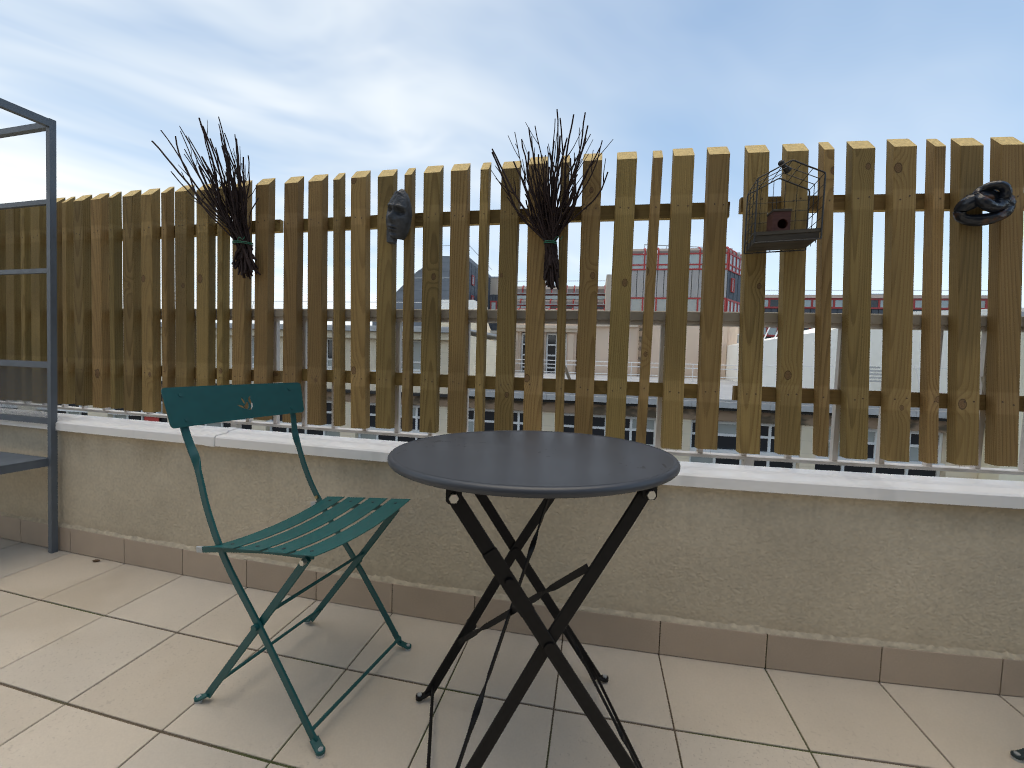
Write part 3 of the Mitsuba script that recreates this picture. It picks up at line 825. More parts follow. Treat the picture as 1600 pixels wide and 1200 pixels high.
def folding_chair(O, u, label, paint, emblem=True):
    k = thing('folding_chair', label, 'chair')
    u = V(u[0], u[1], 0) / math.hypot(*u)
    n = V(-u[1], u[0], 0)
    O = V(*O, 0)
    Z = V(0, 0, 1)
    P = lambda a, b, z: O + u * a + n * b + Z * z
    WN, WF = 0.0, .379
    for b, far in ((WN, 0), (WF, 1)):
        # upright: from the backrest, twisted, past the seat to the front foot
        pts = [(-.116, .842), (-.099, .79), (-.082, .735), (-.060, .690), (-.042, .660), (-.029, .630), (-.013, .595), (.008, .548), (.036, .498), (.066, .452), (.110, .383), (.203, .266), (.30, .135), (.372, .036), (.384, .020)]
        if far:
            pts = [(-.094, .842), (-.081, .79), (-.068, .735), (-.062, .690), (-.055, .660), (-.045, .630), (-.034, .595), (-.017, .548), (.006, .498), (.034, .452), (.085, .383), (.187, .266), (.286, .135), (.358, .036), (.370, .020)]
        ins = lambda z: np.interp(z, [.45, .66], [0, -.012 if far else .018])
        p3 = curve([P(a, b + ins(z), z) for a, z in pts], 3)
        zz = p3[:, 2]
        side = n * (1 if far else -1)
        wd = []
        for i, q in enumerate(p3):
            t = np.clip((.70 - q[2]) / .075, 0, 1)
            t = t * t * (3 - 2 * t)
            inpl = V(0, 0, .45) + u * .9
            wd.append((math.cos(t * math.pi / 2) * n + math.sin(t * math.pi / 2) * (inpl / np.linalg.norm(inpl))))
        part(k, 'upright', bar(p3, wd, .0205, .0065), paint, smooth=35)
        # rear leg: from the front of the seat down to the rear foot
        q3 = np.array([P(.352, b + (.008 if not far else -.008), .462), P(.19, b + (.008 if not far else -.008), .250), P(.022, b + (.008 if not far else -.008), .034), P(.012, b + (.008 if not far else -.008), .020)])
        part(k, 'leg', bar(q3, u * .8 - Z * .6, .0205, .0065), paint, smooth=35)
        # feet: flattened, bent tabs with a glide under them
        for a0, b0, dv in ((.370 if far else .384, b, V(*(u * .75 - n * .25 * (1 if not far else -1)))), (.012, b + (.008 if not far else -.008), V(*(-u * .75 - n * .25 * (1 if not far else -1))))):
            s = P(a0, b0, .020)
            e = s + dv / np.linalg.norm(dv) * .026 + Z * -.010
            side_ = np.cross(e - s, Z)
            f = bar([s - dv / np.linalg.norm(dv) * .004 + Z * .004, lerp(s, e, .4), e], side_, .021, .0065)
            part(k, 'foot', cat([f, disc(e + Z * .0002, Z, .0107, .0066, 14)]), paint, smooth=35)
            part(k, 'glide', cat([disc(e - Z * .0063, Z, .0098, .0066, 12), disc(e + Z * .0045, Z, .006, .003, 10)]), 'bare_metal', smooth=35)
        # seat side rail below the slats
        sr = curve([P(.018, b + (-.006 if not far else .006), .430), P(.07, b + (-.002 if not far else .002), .4385), P(.21, b + (.012 if not far else -.012), .4540), P(.365, b + (.012 if not far else -.012), .4675)], 4)
        part(k, 'seat_rail', bar(sr, Z, .016, .005), paint, smooth=35)
        part(k, 'rail_end', bar([P(-.004, b + (-.006 if not far else .006), .427), P(.0178, b + (-.006 if not far else .006), .430)], Z, .016, .006), 'bare_metal', label='bare grey end of the seat rail')
        out = -n if not far else n
        part(k, 'bolt', cat([disc(P(.347, b, .4555) + out * -.001, n, .0075, .016, 6)]), 'steel' if not far else 'brass', smooth=30)
        part(k, 'rivet', disc(P(.2, b, .262), n, .009, .024, 12), paint, smooth=35)
    part(k, 'bolt', disc(P(.030, WF - .004, .459), n, .006, .010, 8), 'brass', smooth=30)
    # stretchers
    leg = lambda b, t: lerp(P(.352, b, .462), P(.012, b, .020), t)
    for (A, B) in ((P(.372, .004, .042), P(.372, WF - .004, .042)), (leg(.010, .90), leg(WF - .010, .90)), (leg(.010, .37), leg(WF - .010, .37))):
        part(k, 'stretcher', tube([A, B], .0048, 10), paint, smooth=50)
    # seat slats: four sagging strips
    for i in range(4):
        c = .1005 + i * .0868
        zc = .4465 + i * .0092
        t = np.linspace(0, 1, 15)
        b0, b1 = -.018, WF + .022
        p3 = [P(c - .012 * s, b0 + (b1 - b0) * s, zc + .0075 + .006 * s - .017 * 4 * s * (1 - s)) for s in t]
        sl = bar(p3, u + Z * .11, .0725, .0022)
        part(k, 'seat_slat', sl, paint, smooth=30)
        for s in (.072, .928):
            z = zc + .0075 + .006 * s - .017 * 4 * s * (1 - s)
            part(k, 'seat_rivet', disc(P(c - .012 * s, b0 + (b1 - b0) * s, z + .0012), Z, .0045, .0022, 10), 'dark_green', smooth=40)
    # backrest plate with the cut-out emblem
    L, H = .428, .1045
    pl = Polygon([(0, 0), (L, 0), (L, H), (0, H)]).buffer(-.011).buffer(.011, quad_segs=5)
    if emblem:
        ex, ey = .230, .037

        def petal(pts):
            return Polygon([(ex + x * .00125, ey - .004 + y * .00125) for x, y in pts]).buffer(.0008).buffer(-.0008)
        petals = [petal([(1, -6), (7, -2), (10, 3), (9, 9), (6, 14), (6, 21), (9, 26), (14, 29), (11, 23), (13, 15), (16, 8), (15, 1), (10, -5)]),
                  petal([(-1, -5), (4, 2), (5, 9), (2, 16), (-1, 11), (-5, 7), (-8, 4), (-6, -1)]),
                  petal([(-5, 9), (-9, 13), (-11, 20), (-11, 27), (-6, 20), (-3, 13)]),
                  petal([(-4, -4), (-11, 0), (-19, 4), (-25, 9), (-17, 8), (-10, 5)])]
        for q in petals:
            pl = pl.difference(q)
    m = trimesh.creation.extrude_polygon(pl, .0026, engine='earcut')
    m = m.subdivide_to_size(.035, max_iter=8)
    v = np.array(m.vertices)
    s, h, d = v[:, 0] / L, v[:, 1] / H, v[:, 2]
    tl, bl, tr, br = (P(-.112, -.026, .848), P(-.078, -.022, .742), P(-.079, WF + .024, .8475), P(-.057, WF + .021, .744))
    pos = ((1 - s) * h)[:, None] * tl + ((1 - s) * (1 - h))[:, None] * bl + (s * h)[:, None] * tr + (s * (1 - h))[:, None] * br
    nrm = np.cross(tr - tl, tl - bl)
    nrm /= np.linalg.norm(nrm)
    if nrm @ u < 0:
        nrm = -nrm
    pos = pos + nrm[None] * (d + .004)[:, None] - u[None] * (.012 * 4 * s * (1 - s))[:, None]
    part(k, 'backrest', trimesh.Trimesh(pos, m.faces, process=False), paint, smooth=25, label='back plate with a small cut out leaf emblem' if emblem else None)
    for s0, h0 in ((.105, .80), (.105, .17), (.895, .80), (.895, .17)):
        c = (1 - s0) * h0 * tl + (1 - s0) * (1 - h0) * bl + s0 * h0 * tr + s0 * (1 - h0) * br - u * .012 * 4 * s0 * (1 - s0) + nrm * .0066
        part(k, 'back_rivet', disc(c, nrm, .0055, .004, 10), paint, smooth=40)
    return k


folding_chair((-.999, .944), (.989, -.150), 'dark teal metal folding chair with slatted seat beside the round table', 'green_paint')
folding_chair((1.455, 1.381), (-.92, -.39), 'dark folding chair mostly out of view at the right edge, only its foot showing', 'dark_green', emblem=False)

# ------------------------------------------------------------------ round folding table
def bistro_table():
    k = thing('round_table', 'round dark grey metal folding table on crossed black legs', 'table')
    P1 = V(-.4225, 1.0868, 0)
    u = V(.945, .328, 0)
    u /= np.linalg.norm(u)
    n = V(u[1], -u[0], 0)
    Z = V(0, 0, 1)
    P = lambda a, w, z: P1 + u * a + n * w + Z * z
    WN = .405
    # top: rolled rim round a flat sheet
    c = V(-.1325, 1.0060, .7365)
    r = .3310
    prof = [(0, .0), (r - .016, .0), (r - .012, .0006), (r - .0105, .0022)]
    for a in np.linspace(100, -110, 12):
        prof.append((r - .0095 + .0095 * math.cos(math.radians(a)), -.0075 + .0095 * math.sin(math.radians(a))))
    prof += [(r - .016, -.0155), (r - .017, -.004), (0, -.004)]
    top = lathe(prof, 120)
    sh = np.eye(4)
    sh[2, 0], sh[2, 1] = .0172, -.0171
    top.apply_transform(sh)
    top.apply_translation(c)
    part(k, 'tabletop', top, 'table_paint', smooth=40)
    zt = lambda q: c[2] + .0172 * (q[0] - c[0]) - .0171 * (q[1] - c[1])
    bw, bt = .0265, .007

    def legs(w, near):
        s = 1 if near else -1
        wa, wb = w + .0045 * s, w - .0045 * s
        a = [P(.060, wa, .706), P(.245, wa, .4155), P(.505, wa, .016)]
        part(k, 'leg', bar(a, u * .84 + Z * .54, bw, bt), 'black_iron', smooth=35)
        b = curve([P(.4275, wb, .708), P(.410, wb, .678), P(.392, wb, .649)], 4).tolist() + [P(.243, wb, .4155).tolist(), P(.012, wb, .016).tolist()]
        part(k, 'leg', bar(np.array(b), u * .84 - Z * .54, bw, bt), 'black_iron', smooth=35)
        part(k, 'rivet', disc(P(.244, w, .4155), n, .011, .024, 12), 'black_iron', smooth=35)
        for a0, w0, d in ((.505, wa, 1), (.012, wb, -1)):
            f0 = P(a0, w0, .016)
            f1 = f0 + u * d * .024 + Z * -.005
            part(k, 'foot', cat([bar([f0 - u * d * .006 + Z * .008, lerp(f0, f1, .5), f1], n, .020, .007), disc(f1, Z, .0105, .010, 12)]), 'black_iron', smooth=35)
            part(k, 'foot_cap', disc(f1 + Z * .0062, Z, .0062, .004, 10), 'bare_metal', smooth=35)

    legs(0.0, False)
    legs(WN, True)
    for a0 in (.060, .4275):
        # rails under the top with bent ears that hold the pivots
        q0, q1 = P(a0, -.03, 0), P(a0, WN + .012, 0)
        rail = [V(*q[:2], zt(q) - .0165) for q in (q0, q1)]
        part(k, 'top_rail', bar(rail, u, .026, .004), 'black_iron', smooth=35)
        for w in (0.0, WN):
            e = P(a0, w + (.0105 if w else -.0105), 0)
            zz = zt(e) - .018
            ear = m3.Manifold.hull_points(np.array([p + n * t for t in (-.002, .002) for p in (V(*(e - u * .014)[:2], zz), V(*(e + u * .014)[:2], zz), V(*(e + u * .014)[:2], .700), V(*(e + u * .009)[:2], .6945), V(*(e - u * .009)[:2], .6945), V(*(e - u * .014)[:2], .700))])).to_mesh()
            part(k, 'pivot_ear', trimesh.Trimesh(ear.vert_properties[:, :3], ear.tri_verts, process=False), 'black_iron')
            part(k, 'pivot_bolt', disc(P(a0, w + (.0155 if w else -.0155), .7055), n, .0088, .007, 6), 'steel', label='pale hexagonal bolt head below the table rim')

    def strap(A, B, twist=2, w=.014):
        A, B = np.array(A), np.array(B)
        t = np.linspace(0, 1, 40)
        d = (B - A) / np.linalg.norm(B - A)
        s1 = np.cross(d, Z); s1 /= np.linalg.norm(s1)
        s2 = np.cross(d, s1)
        ang = np.where(t < .22, 0, np.where(t > .78, np.pi, np.pi * .5))
        sm = lambda e0, e1, x: np.clip((x - e0) / (e1 - e0), 0, 1) ** 2 * (3 - 2 * np.clip((x - e0) / (e1 - e0), 0, 1))
        ang = np.pi * (sm(.16, .34, t) + sm(.68, .86, t))
        wd = [math.cos(g) * s2 + math.sin(g) * s1 for g in ang]
        return bar([lerp(A, B, q) for q in t], wd, w, .0035)
    part(k, 'brace', strap(P(.319, WN - .010, .558), P(.092, .012, .165)), 'black_iron', smooth=35)
    part(k, 'brace', strap(P(.346, .012, .610), P(.060, WN - .012, .115)), 'black_iron', smooth=35)
    part(k, 'stretcher', tube([P(.024, .004, .040), P(.020, WN - .004, .040)], .0042, 8), 'black_iron', smooth=50)
    part(k, 'stretcher', tube([P(.488, .004, .050), P(.492, WN - .004, .050)], .0042, 8), 'black_iron', smooth=50)
    part(k, 'brace', strap(P(.390, .010, .205), P(.470, WN - .012, .085), w=.010), 'black_iron', smooth=35)
    lp = [P(.1255, WN + .010, .605), P(.2005, WN + .010, .487)]
    part(k, 'latch_plate', bar([lp[0], lerp(*lp, .5), lp[1]], u * .84 + Z * .54, .029, .003), 'black_iron', smooth=35)
    part(k, 'latch_bolt', disc(P(.163, WN + .014, .548), n, .008, .008, 10), 'black_iron', smooth=35)
    part(k, 'knob', disc(P(.128, -.020, .195), n, .014, .020, 14), 'black_iron', smooth=40)


bistro_table()

# ------------------------------------------------------------------ shelf rack on the left
def rack():
    k = thing('metal_rack', 'tall grey metal shelving rack against the parapet at the left edge', 'rack')
    O = V(-2.412, 1.521, 0)
    tx, ny = V(.997, -.079, 0), V(.079, .997, 0)
    lean = .034
    P = lambda a, d, z: O + tx * (a + lean * z) - ny * d + V(0, 0, z)
    h = .0115

    def b3(a0, a1, d0, d1, z0, z1):
        return hexa([P(a0, d1, z0), P(a1, d1, z0), P(a1, d0, z0), P(a0, d0, z0), P(a0, d1, z1), P(a1, d1, z1), P(a1, d0, z1), P(a0, d0, z1)])
    Lw, Dp, Ht = .86, .40, 1.93
    for a in (0, -Lw):
        for d in (0, Dp):
            part(k, 'post', b3(a - h, a + h, d - h, d + h, .0, Ht), 'rack_grey')
    for d in (0, Dp):
        part(k, 'top_bar', b3(-Lw + h, -h, d - .012, d + .012, Ht - .036, Ht - .012), 'rack_grey')
    for a in (0, -Lw):
        part(k, 'top_bar', b3(a - .012, a + .012, h, Dp - h, Ht - .034, Ht - .003), 'rack_grey')
    for z in (1.582, 1.284):
        part(k, 'back_bar', b3(-Lw + h, -h, -.008, .008, z - .010, z + .010), 'rack_grey')
    part(k, 'back_bar', b3(-Lw + h, -h, -.009, .010, .852, .880), 'rack_grey')
    part(k, 'back_bar', b3(-Lw + h, -h, -.009, .010, .598, .622), 'rack_grey')
    # expanded metal: two families of crossing strands
    ms = []
    ax, az = .0135, .0075
    zs0, zs1 = .622, .852
    for s in (1, -1):
        a = -Lw - .5
        while a < .5:
            p, q = (a, zs0), (a + s * (zs1 - zs0) * ax / az, zs1)
            lo, hi = -Lw + h, -h
            (xa, za), (xb, zb) = p, q
            ts = [0., 1.]
            t0, t1 = sorted(((lo - xa) / (xb - xa), (hi - xa) / (xb - xa)))
            t0, t1 = max(0, t0), min(1, t1)
            if t1 - t0 > .02:
                A, B = (xa + (xb - xa) * t0, za + (zb - za) * t0), (xa + (xb - xa) * t1, za + (zb - za) * t1)
                ms.append(bar([P(A[0], .001 * s, A[1]), P(B[0], .001 * s, B[1])], V(0, 0, 1), .0013, .0010))
            a += ax * 1.0
    part(k, 'mesh_panel', cat(ms), 'rack_grey', label='fine expanded metal mesh across the back', kind='stuff')
    part(k, 'shelf', cat([b3(-Lw + h, -h, .001, Dp, .436, .442), b3(-.022 - h, -h, .0, Dp, .405, .4358), b3(-Lw + h, -h, Dp - .004, Dp + .001, .405, .4358)]), 'rack_grey')


rack()

# ------------------------------------------------------------------ small things
for pts, lab in (([(-.097, .12, .935), (-.072, .118, .875), (-.062, .117, .838)], 'white plastic strap looped on the railing behind the middle panel'), ([(1.222, .12, .945), (1.238, .118, .885), (1.256, .117, .838)], 'white plastic strap looped on the railing near the knotted ornament')):
    p3 = curve([W(*q) + V(0, .012, 0) for q in pts], 5)
    single('plastic_strap', bar(p3, V(1, 0, 0), .011, .0012), 'strap_white', lab, 'strap')
lf = trimesh.creation.icosphere(2, 1)
lf.vertices = lf.vertices * V(.016, .010, .0035) * (1 + .6 * (meshkit.fbm(lf.vertices * 2.2, 3, 3) - .5)[:, None])
lf.apply_translation((-2.132, 1.497, .0042))
single('dead_leaf', lf, 'dead_leaf', 'shrivelled brown leaf lying on the floor beside the skirting', 'leaf', smooth=60)

# ------------------------------------------------------------------ the town beyond
def windows_strip(parent, x0, x1, y, z0, z1, cols, rows, frame, glass, fw=.06, name='window', depth=.06, rnd=None):
    """A framed window filling a rectangle: frame bars as one part, its panes as sub-parts."""
    fr, panes = [], []
    zr = [z0] + list(rows) + [z1]
    xc = np.linspace(x0, x1, cols + 1)
    for i, q in enumerate(xc):
        a, b = (q, q + fw) if i == 0 else (q - fw, q) if i == cols else (q - fw / 2, q + fw / 2)
        fr.append(box(a, b, y - depth, y, z0, z1))
    for j, q in enumerate(zr):
        a, b = (q, q + fw) if j == 0 else (q - fw, q) if j == len(zr) - 1 else (q - fw / 2, q + fw / 2)
        fr.append(box(x0 + fw, x1 - fw, y - depth + .006, y - .006, a, b))
    kw = part(parent, name, cat(fr), frame)
    for j in range(len(zr) - 1):
        for i in range(cols):
            g = glass if isinstance(glass, str) else (rnd or rng).choice(glass)
            part(kw, 'pane', box(xc[i] + fw * .4, xc[i + 1] - fw * .4, y - .02, y - .010, zr[j] + fw * .4, zr[j + 1] - fw * .4), g)
    return kw


def school():
    k = thing('cream_building', 'long cream stone building opposite with wide white framed windows under a zinc gutter', 'building')
    Y = 14.0
    piers = [(-27.6, -26.6), (-23.9, -22.9), (-20.2, -19.2), (-16.3, -15.5), (-12.5, -11.9), (-8.85, -8.25), (-5.25, -4.65), (-1.58, -1.06), (2.12, 3.10), (6.2, 6.62), (9.94, 10.7)]
    walls = [box(a, b, Y, Y + .45, -8, -.705) for a, b in piers]
    walls.append(box(-27.6, 10.7, Y + .3, Y + .5, -14, -8))
    walls.append(box(-27.6, 10.7, Y + .35, Y + .5, -8, -2.72))
    part(k, 'wall', cat(walls), 'cream_stone')
    part(k, 'frieze', box(-27.6, 10.7, Y - .05, Y + .5, -.7, -.36), 'tan_band', label='weather stained tan band above the windows')
    part(k, 'eave', box(-27.6, 10.7, Y - .30, Y + .3, -.355, -.27), 'black_edge')
    xs = -4.3
    while xs < 10.6:
        part(k, 'gutter', box(xs, min(xs + 1.45, 10.7), Y - .42, Y - .02, -.265, -.09), 'zinc')
        part(k, 'gutter_bracket', box(xs + .7, xs + .74, Y - .44, Y - .422, -.27, -.07), 'zinc')
        xs += 1.46
    part(k, 'roof', hexa([(-4.4, Y - .3, -.085), (10.7, Y - .3, -.085), (10.7, 24, .20), (-4.4, 24, .20), (-4.4, Y - .3, -.02), (10.7, Y - .3, -.02), (10.7, 24, .30), (-4.4, 24, .30)]), 'roof_felt')
    for i in range(len(piers) - 1):
        a, b = piers[i][1] + .01, piers[i + 1][0] - .01
        windows_strip(k, a, b, Y + .25, -2.7, -.74, 4, (-1.66, -1.16), 'window_white', ('window_glass', 'window_glass', 'window_glass', 'blind_glass'), .075)
        part(k, 'sill', box(a, b, Y + .02, Y + .2, -1.72, -1.60), 'window_white')
    part(k, 'poster', box(-17.6, -16.9, Y + .16, Y + .18, -2.4, -1.75), 'poster_red', label='red poster behind a window at far left')
    # upper storey of the left half
    z0, z1 = -.36, 1.56
    ups = [(-26, -24.4), (-22.6, -21.2), (-19.4, -18.0), (-16.2, -14.8), (-13.2, -11.95), (-10.45, -9.1), (-7.5, -5.72)]
    ed = [-27.6] + [q for w in ups for q in w] + [-4.55]
    wl = [box(ed[i], ed[i + 1], Y + .02, Y + .4, z0, z1) for i in range(0, len(ed), 2)]
    wl += [box(a, b, Y + .02, Y + .4, z0, .46) for a, b in ups] + [box(-27.6, -4.55, Y + .4, Y + .6, z0, z1)]
    part(k, 'upper_wall', cat(wl), 'cream_stone')
    for a, b in ups:
        windows_strip(k, a + .01, b - .01, Y + .3, .47, 1.55, 3, (.78,), 'window_white', ('window_glass', 'window_glass', 'blind_glass'), .06)
        part(k, 'sill', box(a - .1, b + .1, Y - .08, Y + .018, .38, .46), 'window_white')
    part(k, 'cornice', box(-27.6, -4.45, Y - .25, Y + .6, 1.565, 1.80), 'cream_stone')
    part(k, 'zinc_edge', box(-27.6, -4.35, Y - .45, Y + .6, 1.805, 1.95), 'zinc')
    part(k, 'flat_roof', hexa([(-27.6, Y - .3, 1.955), (-4.4, Y - .3, 1.955), (-4.4, 24, 2.1), (-27.6, 24, 2.1), (-27.6, Y - .3, 2.0), (-4.4, Y - .3, 2.0), (-4.4, 24, 2.25), (-27.6, 24, 2.25)]), 'zinc')
    part(k, 'side_wall', box(-4.55, -4.35, Y + .6, 24, -.36, 1.80), 'cream_stone')
    part(k, 'downpipe', tube([(-8.1, Y - .1, 1.6), (-8.1, Y - .1, -.3)], .05, 8), 'cream_stone', smooth=50)


school()
# thin safety rails on the roofs
rr = thing('roof_railing', 'thin white pipe safety railing across the flat roof opposite', 'railing')
for z in (1.02, .80, .36):
    part(rr, 'pipe', tube([(-4.1, 21, z * .86 + .13), (9.6, 21, z * .86 + .16)], .022, 6), 'pipe_white', smooth=50)
for x in (-4.0, -1.2, 1.85, 4.6, 7.2, 9.5):
    part(rr, 'post', tube([(x, 21.02, .1), (x, 21.02, 1.04)], .018, 6), 'pipe_white', smooth=50)
rr2 = thing('roof_railing', 'thin white pipe railing along the upper roof edge at left', 'railing')
part(rr2, 'pipe', tube([(-27, 14.6, 2.92), (-4.6, 14.6, 2.92)], .012, 6), 'pipe_white', smooth=50)
for x in np.arange(-26.5, -4.5, 1.9):
    part(rr2, 'post', tube([(x, 14.62, 2.0), (x + .25, 14.62, 2.92)], .011, 6), 'pipe_white', smooth=50)

# classical pavilion and tan block behind the roof
pv = thing('stone_pavilion', 'ornate pinkish stone pavilion with tall dark windows behind the flat roof', 'building')
Y = 24.3
part(pv, 'wall', cat([box(-4.9, -4.05, Y, Y + .6, -2, 2.6), box(-3.45, -2.62, Y, Y + .6, -2, 2.6), box(-1.42, -.9, Y, Y + .6, -2, 2.6), box(-4.9, -.9, Y + .7, Y + 4, -2, 2.6)]), 'render_pink')
part(pv, 'pilaster', box(-4.55, -4.2, Y - .15, Y - .002, -2, 2.55), 'render_pink')
part(pv, 'pilaster', box(-3.3, -2.85, Y - .15, Y - .002, -2, 2.55), 'render_pink')
part(pv, 'pilaster', box(-1.35, -1.05, Y - .15, Y - .002, -2, 2.55), 'render_pink')
part(pv, 'cornice', box(-5.0, -.8, Y - .35, Y + .7, 2.605, 2.78), 'beige_render')
part(pv, 'cornice', box(-5.1, -.7, Y - .5, Y + .7, 2.785, 2.95), 'beige_render')
part(pv, 'parapet', box(-5.0, -.8, Y - .1, Y + 3.5, 2.955, 3.4), 'render_pink')
windows_strip(pv, -4.04, -3.46, Y + .3, .0, 2.55, 1, (.6, 1.3, 1.9), 'window_white', 'window_glass', .09)
windows_strip(pv, -2.6, -1.43, Y + .3, .0, 2.55, 2, (.6, 1.3, 1.9), 'window_white', ('window_glass', 'blind_glass'), .09)
part(pv, 'downpipe', tube([(-2.75, Y - .4, 2.6), (-2.75, Y - .2, 2.3), (-2.75, Y - .2, -.2)], .06, 8), 'black_edge', smooth=50)
wb = thing('whitish_building', 'pale grey building with rounded corner left of the pavilion', 'building')
Y = 24.8
part(wb, 'wall', cat([box(-6.9, -6.2, Y, Y + 3, -2, 2.5), box(-5.7, -5.15, Y, Y + 3, -2, 2.5), box(-6.2, -5.7, Y, Y + 3, 1.9, 2.5), box(-6.2, -5.7, Y, Y + 3, -2, .7)]), 'white_render')
windows_strip(wb, -6.19, -5.71, Y + .4, .71, 1.89, 1, (1.3,), 'window_white', 'window_glass', .06)
part(wb, 'roof', box(-7.0, -5.1, Y - .15, Y + 3.1, 2.505, 2.66), 'zinc')
tb = thing('tan_block', 'plain tan rendered wall below the red framed tower', 'building')
Y = 24.2
part(tb, 'wall', box(-.7, 6.9, Y, Y + 4.5, -2, 3.35), 'render_pink')
part(tb, 'pilaster', box(2.45, 2.9, Y - .12, Y - .002, -1, 3.35), 'tan_band')
part(tb, 'cornice', box(-.65, 2.35, Y - .25, Y - .002, 2.95, 3.12), 'beige_render')
part(tb, 'drum', tube([(7.05, Y + .6, -1), (7.05, Y + .6, 3.3)], .5, 20), 'render_pink', smooth=40)
for x in (7.75, 8.2):
    windows_strip(tb, x - .18, x + .18, Y + 1.0, 2.1, 2.75, 1, (), 'window_white', 'blind_glass', .05)
part(tb, 'side_wing', box(7.4, 8.9, Y + 1.0, Y + 4, -1, 3.3), 'beige_render')


def ribs(parent, p, q, z0, z1, n, matl, th=.12):
    """Metal cladding between two plan points with raised seams, its panels one part each."""
    p, q = V(*p, 0), V(*q, 0)
    d = (q - p)
    nn = V(d[1], -d[0], 0) / np.linalg.norm(d)
    for i in range(n):
        a, b = p + d * (i + .05) / n, p + d * (i + .95) / n
        o = nn * (.05 if i % 2 else .03)
        part(parent, 'cladding_panel', hexa([a + o + V(0, 0, z0), b + o + V(0, 0, z0), b - nn * th + V(0, 0, z0), a - nn * th + V(0, 0, z0), a + o + V(0, 0, z1), b + o + V(0, 0, z1), b - nn * th + V(0, 0, z1), a - nn * th + V(0, 0, z1)]), matl)


def glazed_band(parent, p, q, z0, z1, n, glass, rows=(), fw=.14):
    """Glazing between two plan points in red frames."""
    p, q = V(*p, 0), V(*q, 0)
    d = q - p
    L = np.linalg.norm(d)
    e = d / L
    nn = V(e[1], -e[0], 0)
    P = lambda s, o, z: p + e * s + nn * o + V(0, 0, z)
    bx_ = lambda s0, s1, o0, o1, a, b: hexa([P(s0, o1, a), P(s1, o1, a), P(s1, o0, a), P(s0, o0, a), P(s0, o1, b), P(s1, o1, b), P(s1, o0, b), P(s0, o0, b)])
    ss = np.linspace(0, L, n + 1)
    fr = []
    for i, s in enumerate(ss):
        a, b = (0, fw) if i == 0 else (L - fw, L) if i == n else (s - fw / 2, s + fw / 2)
        fr.append(bx_(a, b, -.02, .10, z0, z1))
    for z in (z0, z1 - fw) + tuple(rows):
        fr.append(bx_(fw, L - fw, -.015, .09, z, z + fw))
    kw = part(parent, 'window', cat(fr), 'red_frame')
    for i in range(n):
        part(kw, 'pane', bx_(ss[i] + .02, ss[i + 1] - .02, .0, .04, z0 + .02, z1 - .02), glass if isinstance(glass, str) else rng.choice(glass))


tw = thing('red_framed_tower', 'grey metal clad tower block with two bands of red framed windows', 'building')
A, B, Cc = (2.3, 30), (8.35, 30), (9.85, 32.1)
part(tw, 'wall', tm([(2.35, 30.25, -14), (8.3, 30.25, -14), (9.7, 32.2, -14), (9.7, 40, -14), (2.35, 40, -14), (2.35, 30.25, 8.2), (8.3, 30.25, 8.2), (9.7, 32.2, 8.2), (9.7, 40, 8.2), (2.35, 40, 8.2)],
                    [[0, 1, 6, 5], [1, 2, 7, 6], [2, 3, 8, 7], [3, 4, 9, 8], [4, 0, 5, 9], [5, 6, 7, 8], [5, 8, 9, 9]]), 'dark_ribs')
glazed_band(tw, A, B, 7.2, 8.28, 7, 'pale_glass', (7.5,), .085)
glazed_band(tw, B, Cc, 7.15, 8.28, 4, 'pale_glass', (7.5,), .085)
ribs(tw, A, B, 5.42, 7.19, 14, 'grey_ribs')
ribs(tw, B, Cc, 5.38, 7.14, 7, 'dark_ribs')
glazed_band(tw, A, B, 4.0, 5.40, 7, 'blind_glass', (), .09)
glazed_band(tw, B, Cc, 4.0, 5.36, 4, 'pale_glass', (), .12)
glazed_band(tw, (8.70, 30.42), (8.98, 30.82), 5.85, 6.75, 1, 'pale_glass', (), .07)
# rounded roof edge
arc = [(0, 8.29), (-.02, 8.46), (.10, 8.60), (.28, 8.68), (.6, 8.70), (.6, 8.29)]
for (p, q, m_) in ((A, B, 7), (B, Cc, 4)):
    p, q = V(*p, 0), V(*q, 0)
    e = (q - p) / np.linalg.norm(q - p)
    inn = V(-e[1], e[0], 0)
    L = np.linalg.norm(q - p)
    for i in range(m_):
        s0, s1 = L * i / m_ + .07, L * (i + 1) / m_ - .07
        v = [p + e * s + inn * o + V(0, 0, z) for s in (s0, s1) for o, z in arc]
        kk = len(arc)
        f = [[j, j + kk, (j + 1) % kk + kk, (j + 1) % kk] for j in range(kk)]
        f += [[0, 1, 2, 3], [0, 3, 4, 5], [kk, kk + 3, kk + 2, kk + 1], [kk, kk + 5, kk + 4, kk + 3]]
        part(tw, 'roof_panel', tm(v, f), 'brown_roof')
    for s in np.linspace(0.02, L - .02, m_ + 1):
        part(tw, 'roof_rib', tube([p + e * s + inn * o + V(0, 0, z + .02) for o, z in arc[:5]], .06, 6), 'red_frame')
part(tw, 'roof', box(2.9, 9.5, 31.5, 39.5, 8.21, 8.66), 'zinc')
part(tw, 'roof_rail', cat([tube([(3.2, 31, 9.15), (9.2, 32.4, 9.15)], .03, 6)] + [tube([(3.2 + 1.5 * i, 31 + .35 * i, 8.6), (3.25 + 1.5 * i, 31 + .35 * i, 9.15)], .025, 6) for i in range(5)]), 'zinc')

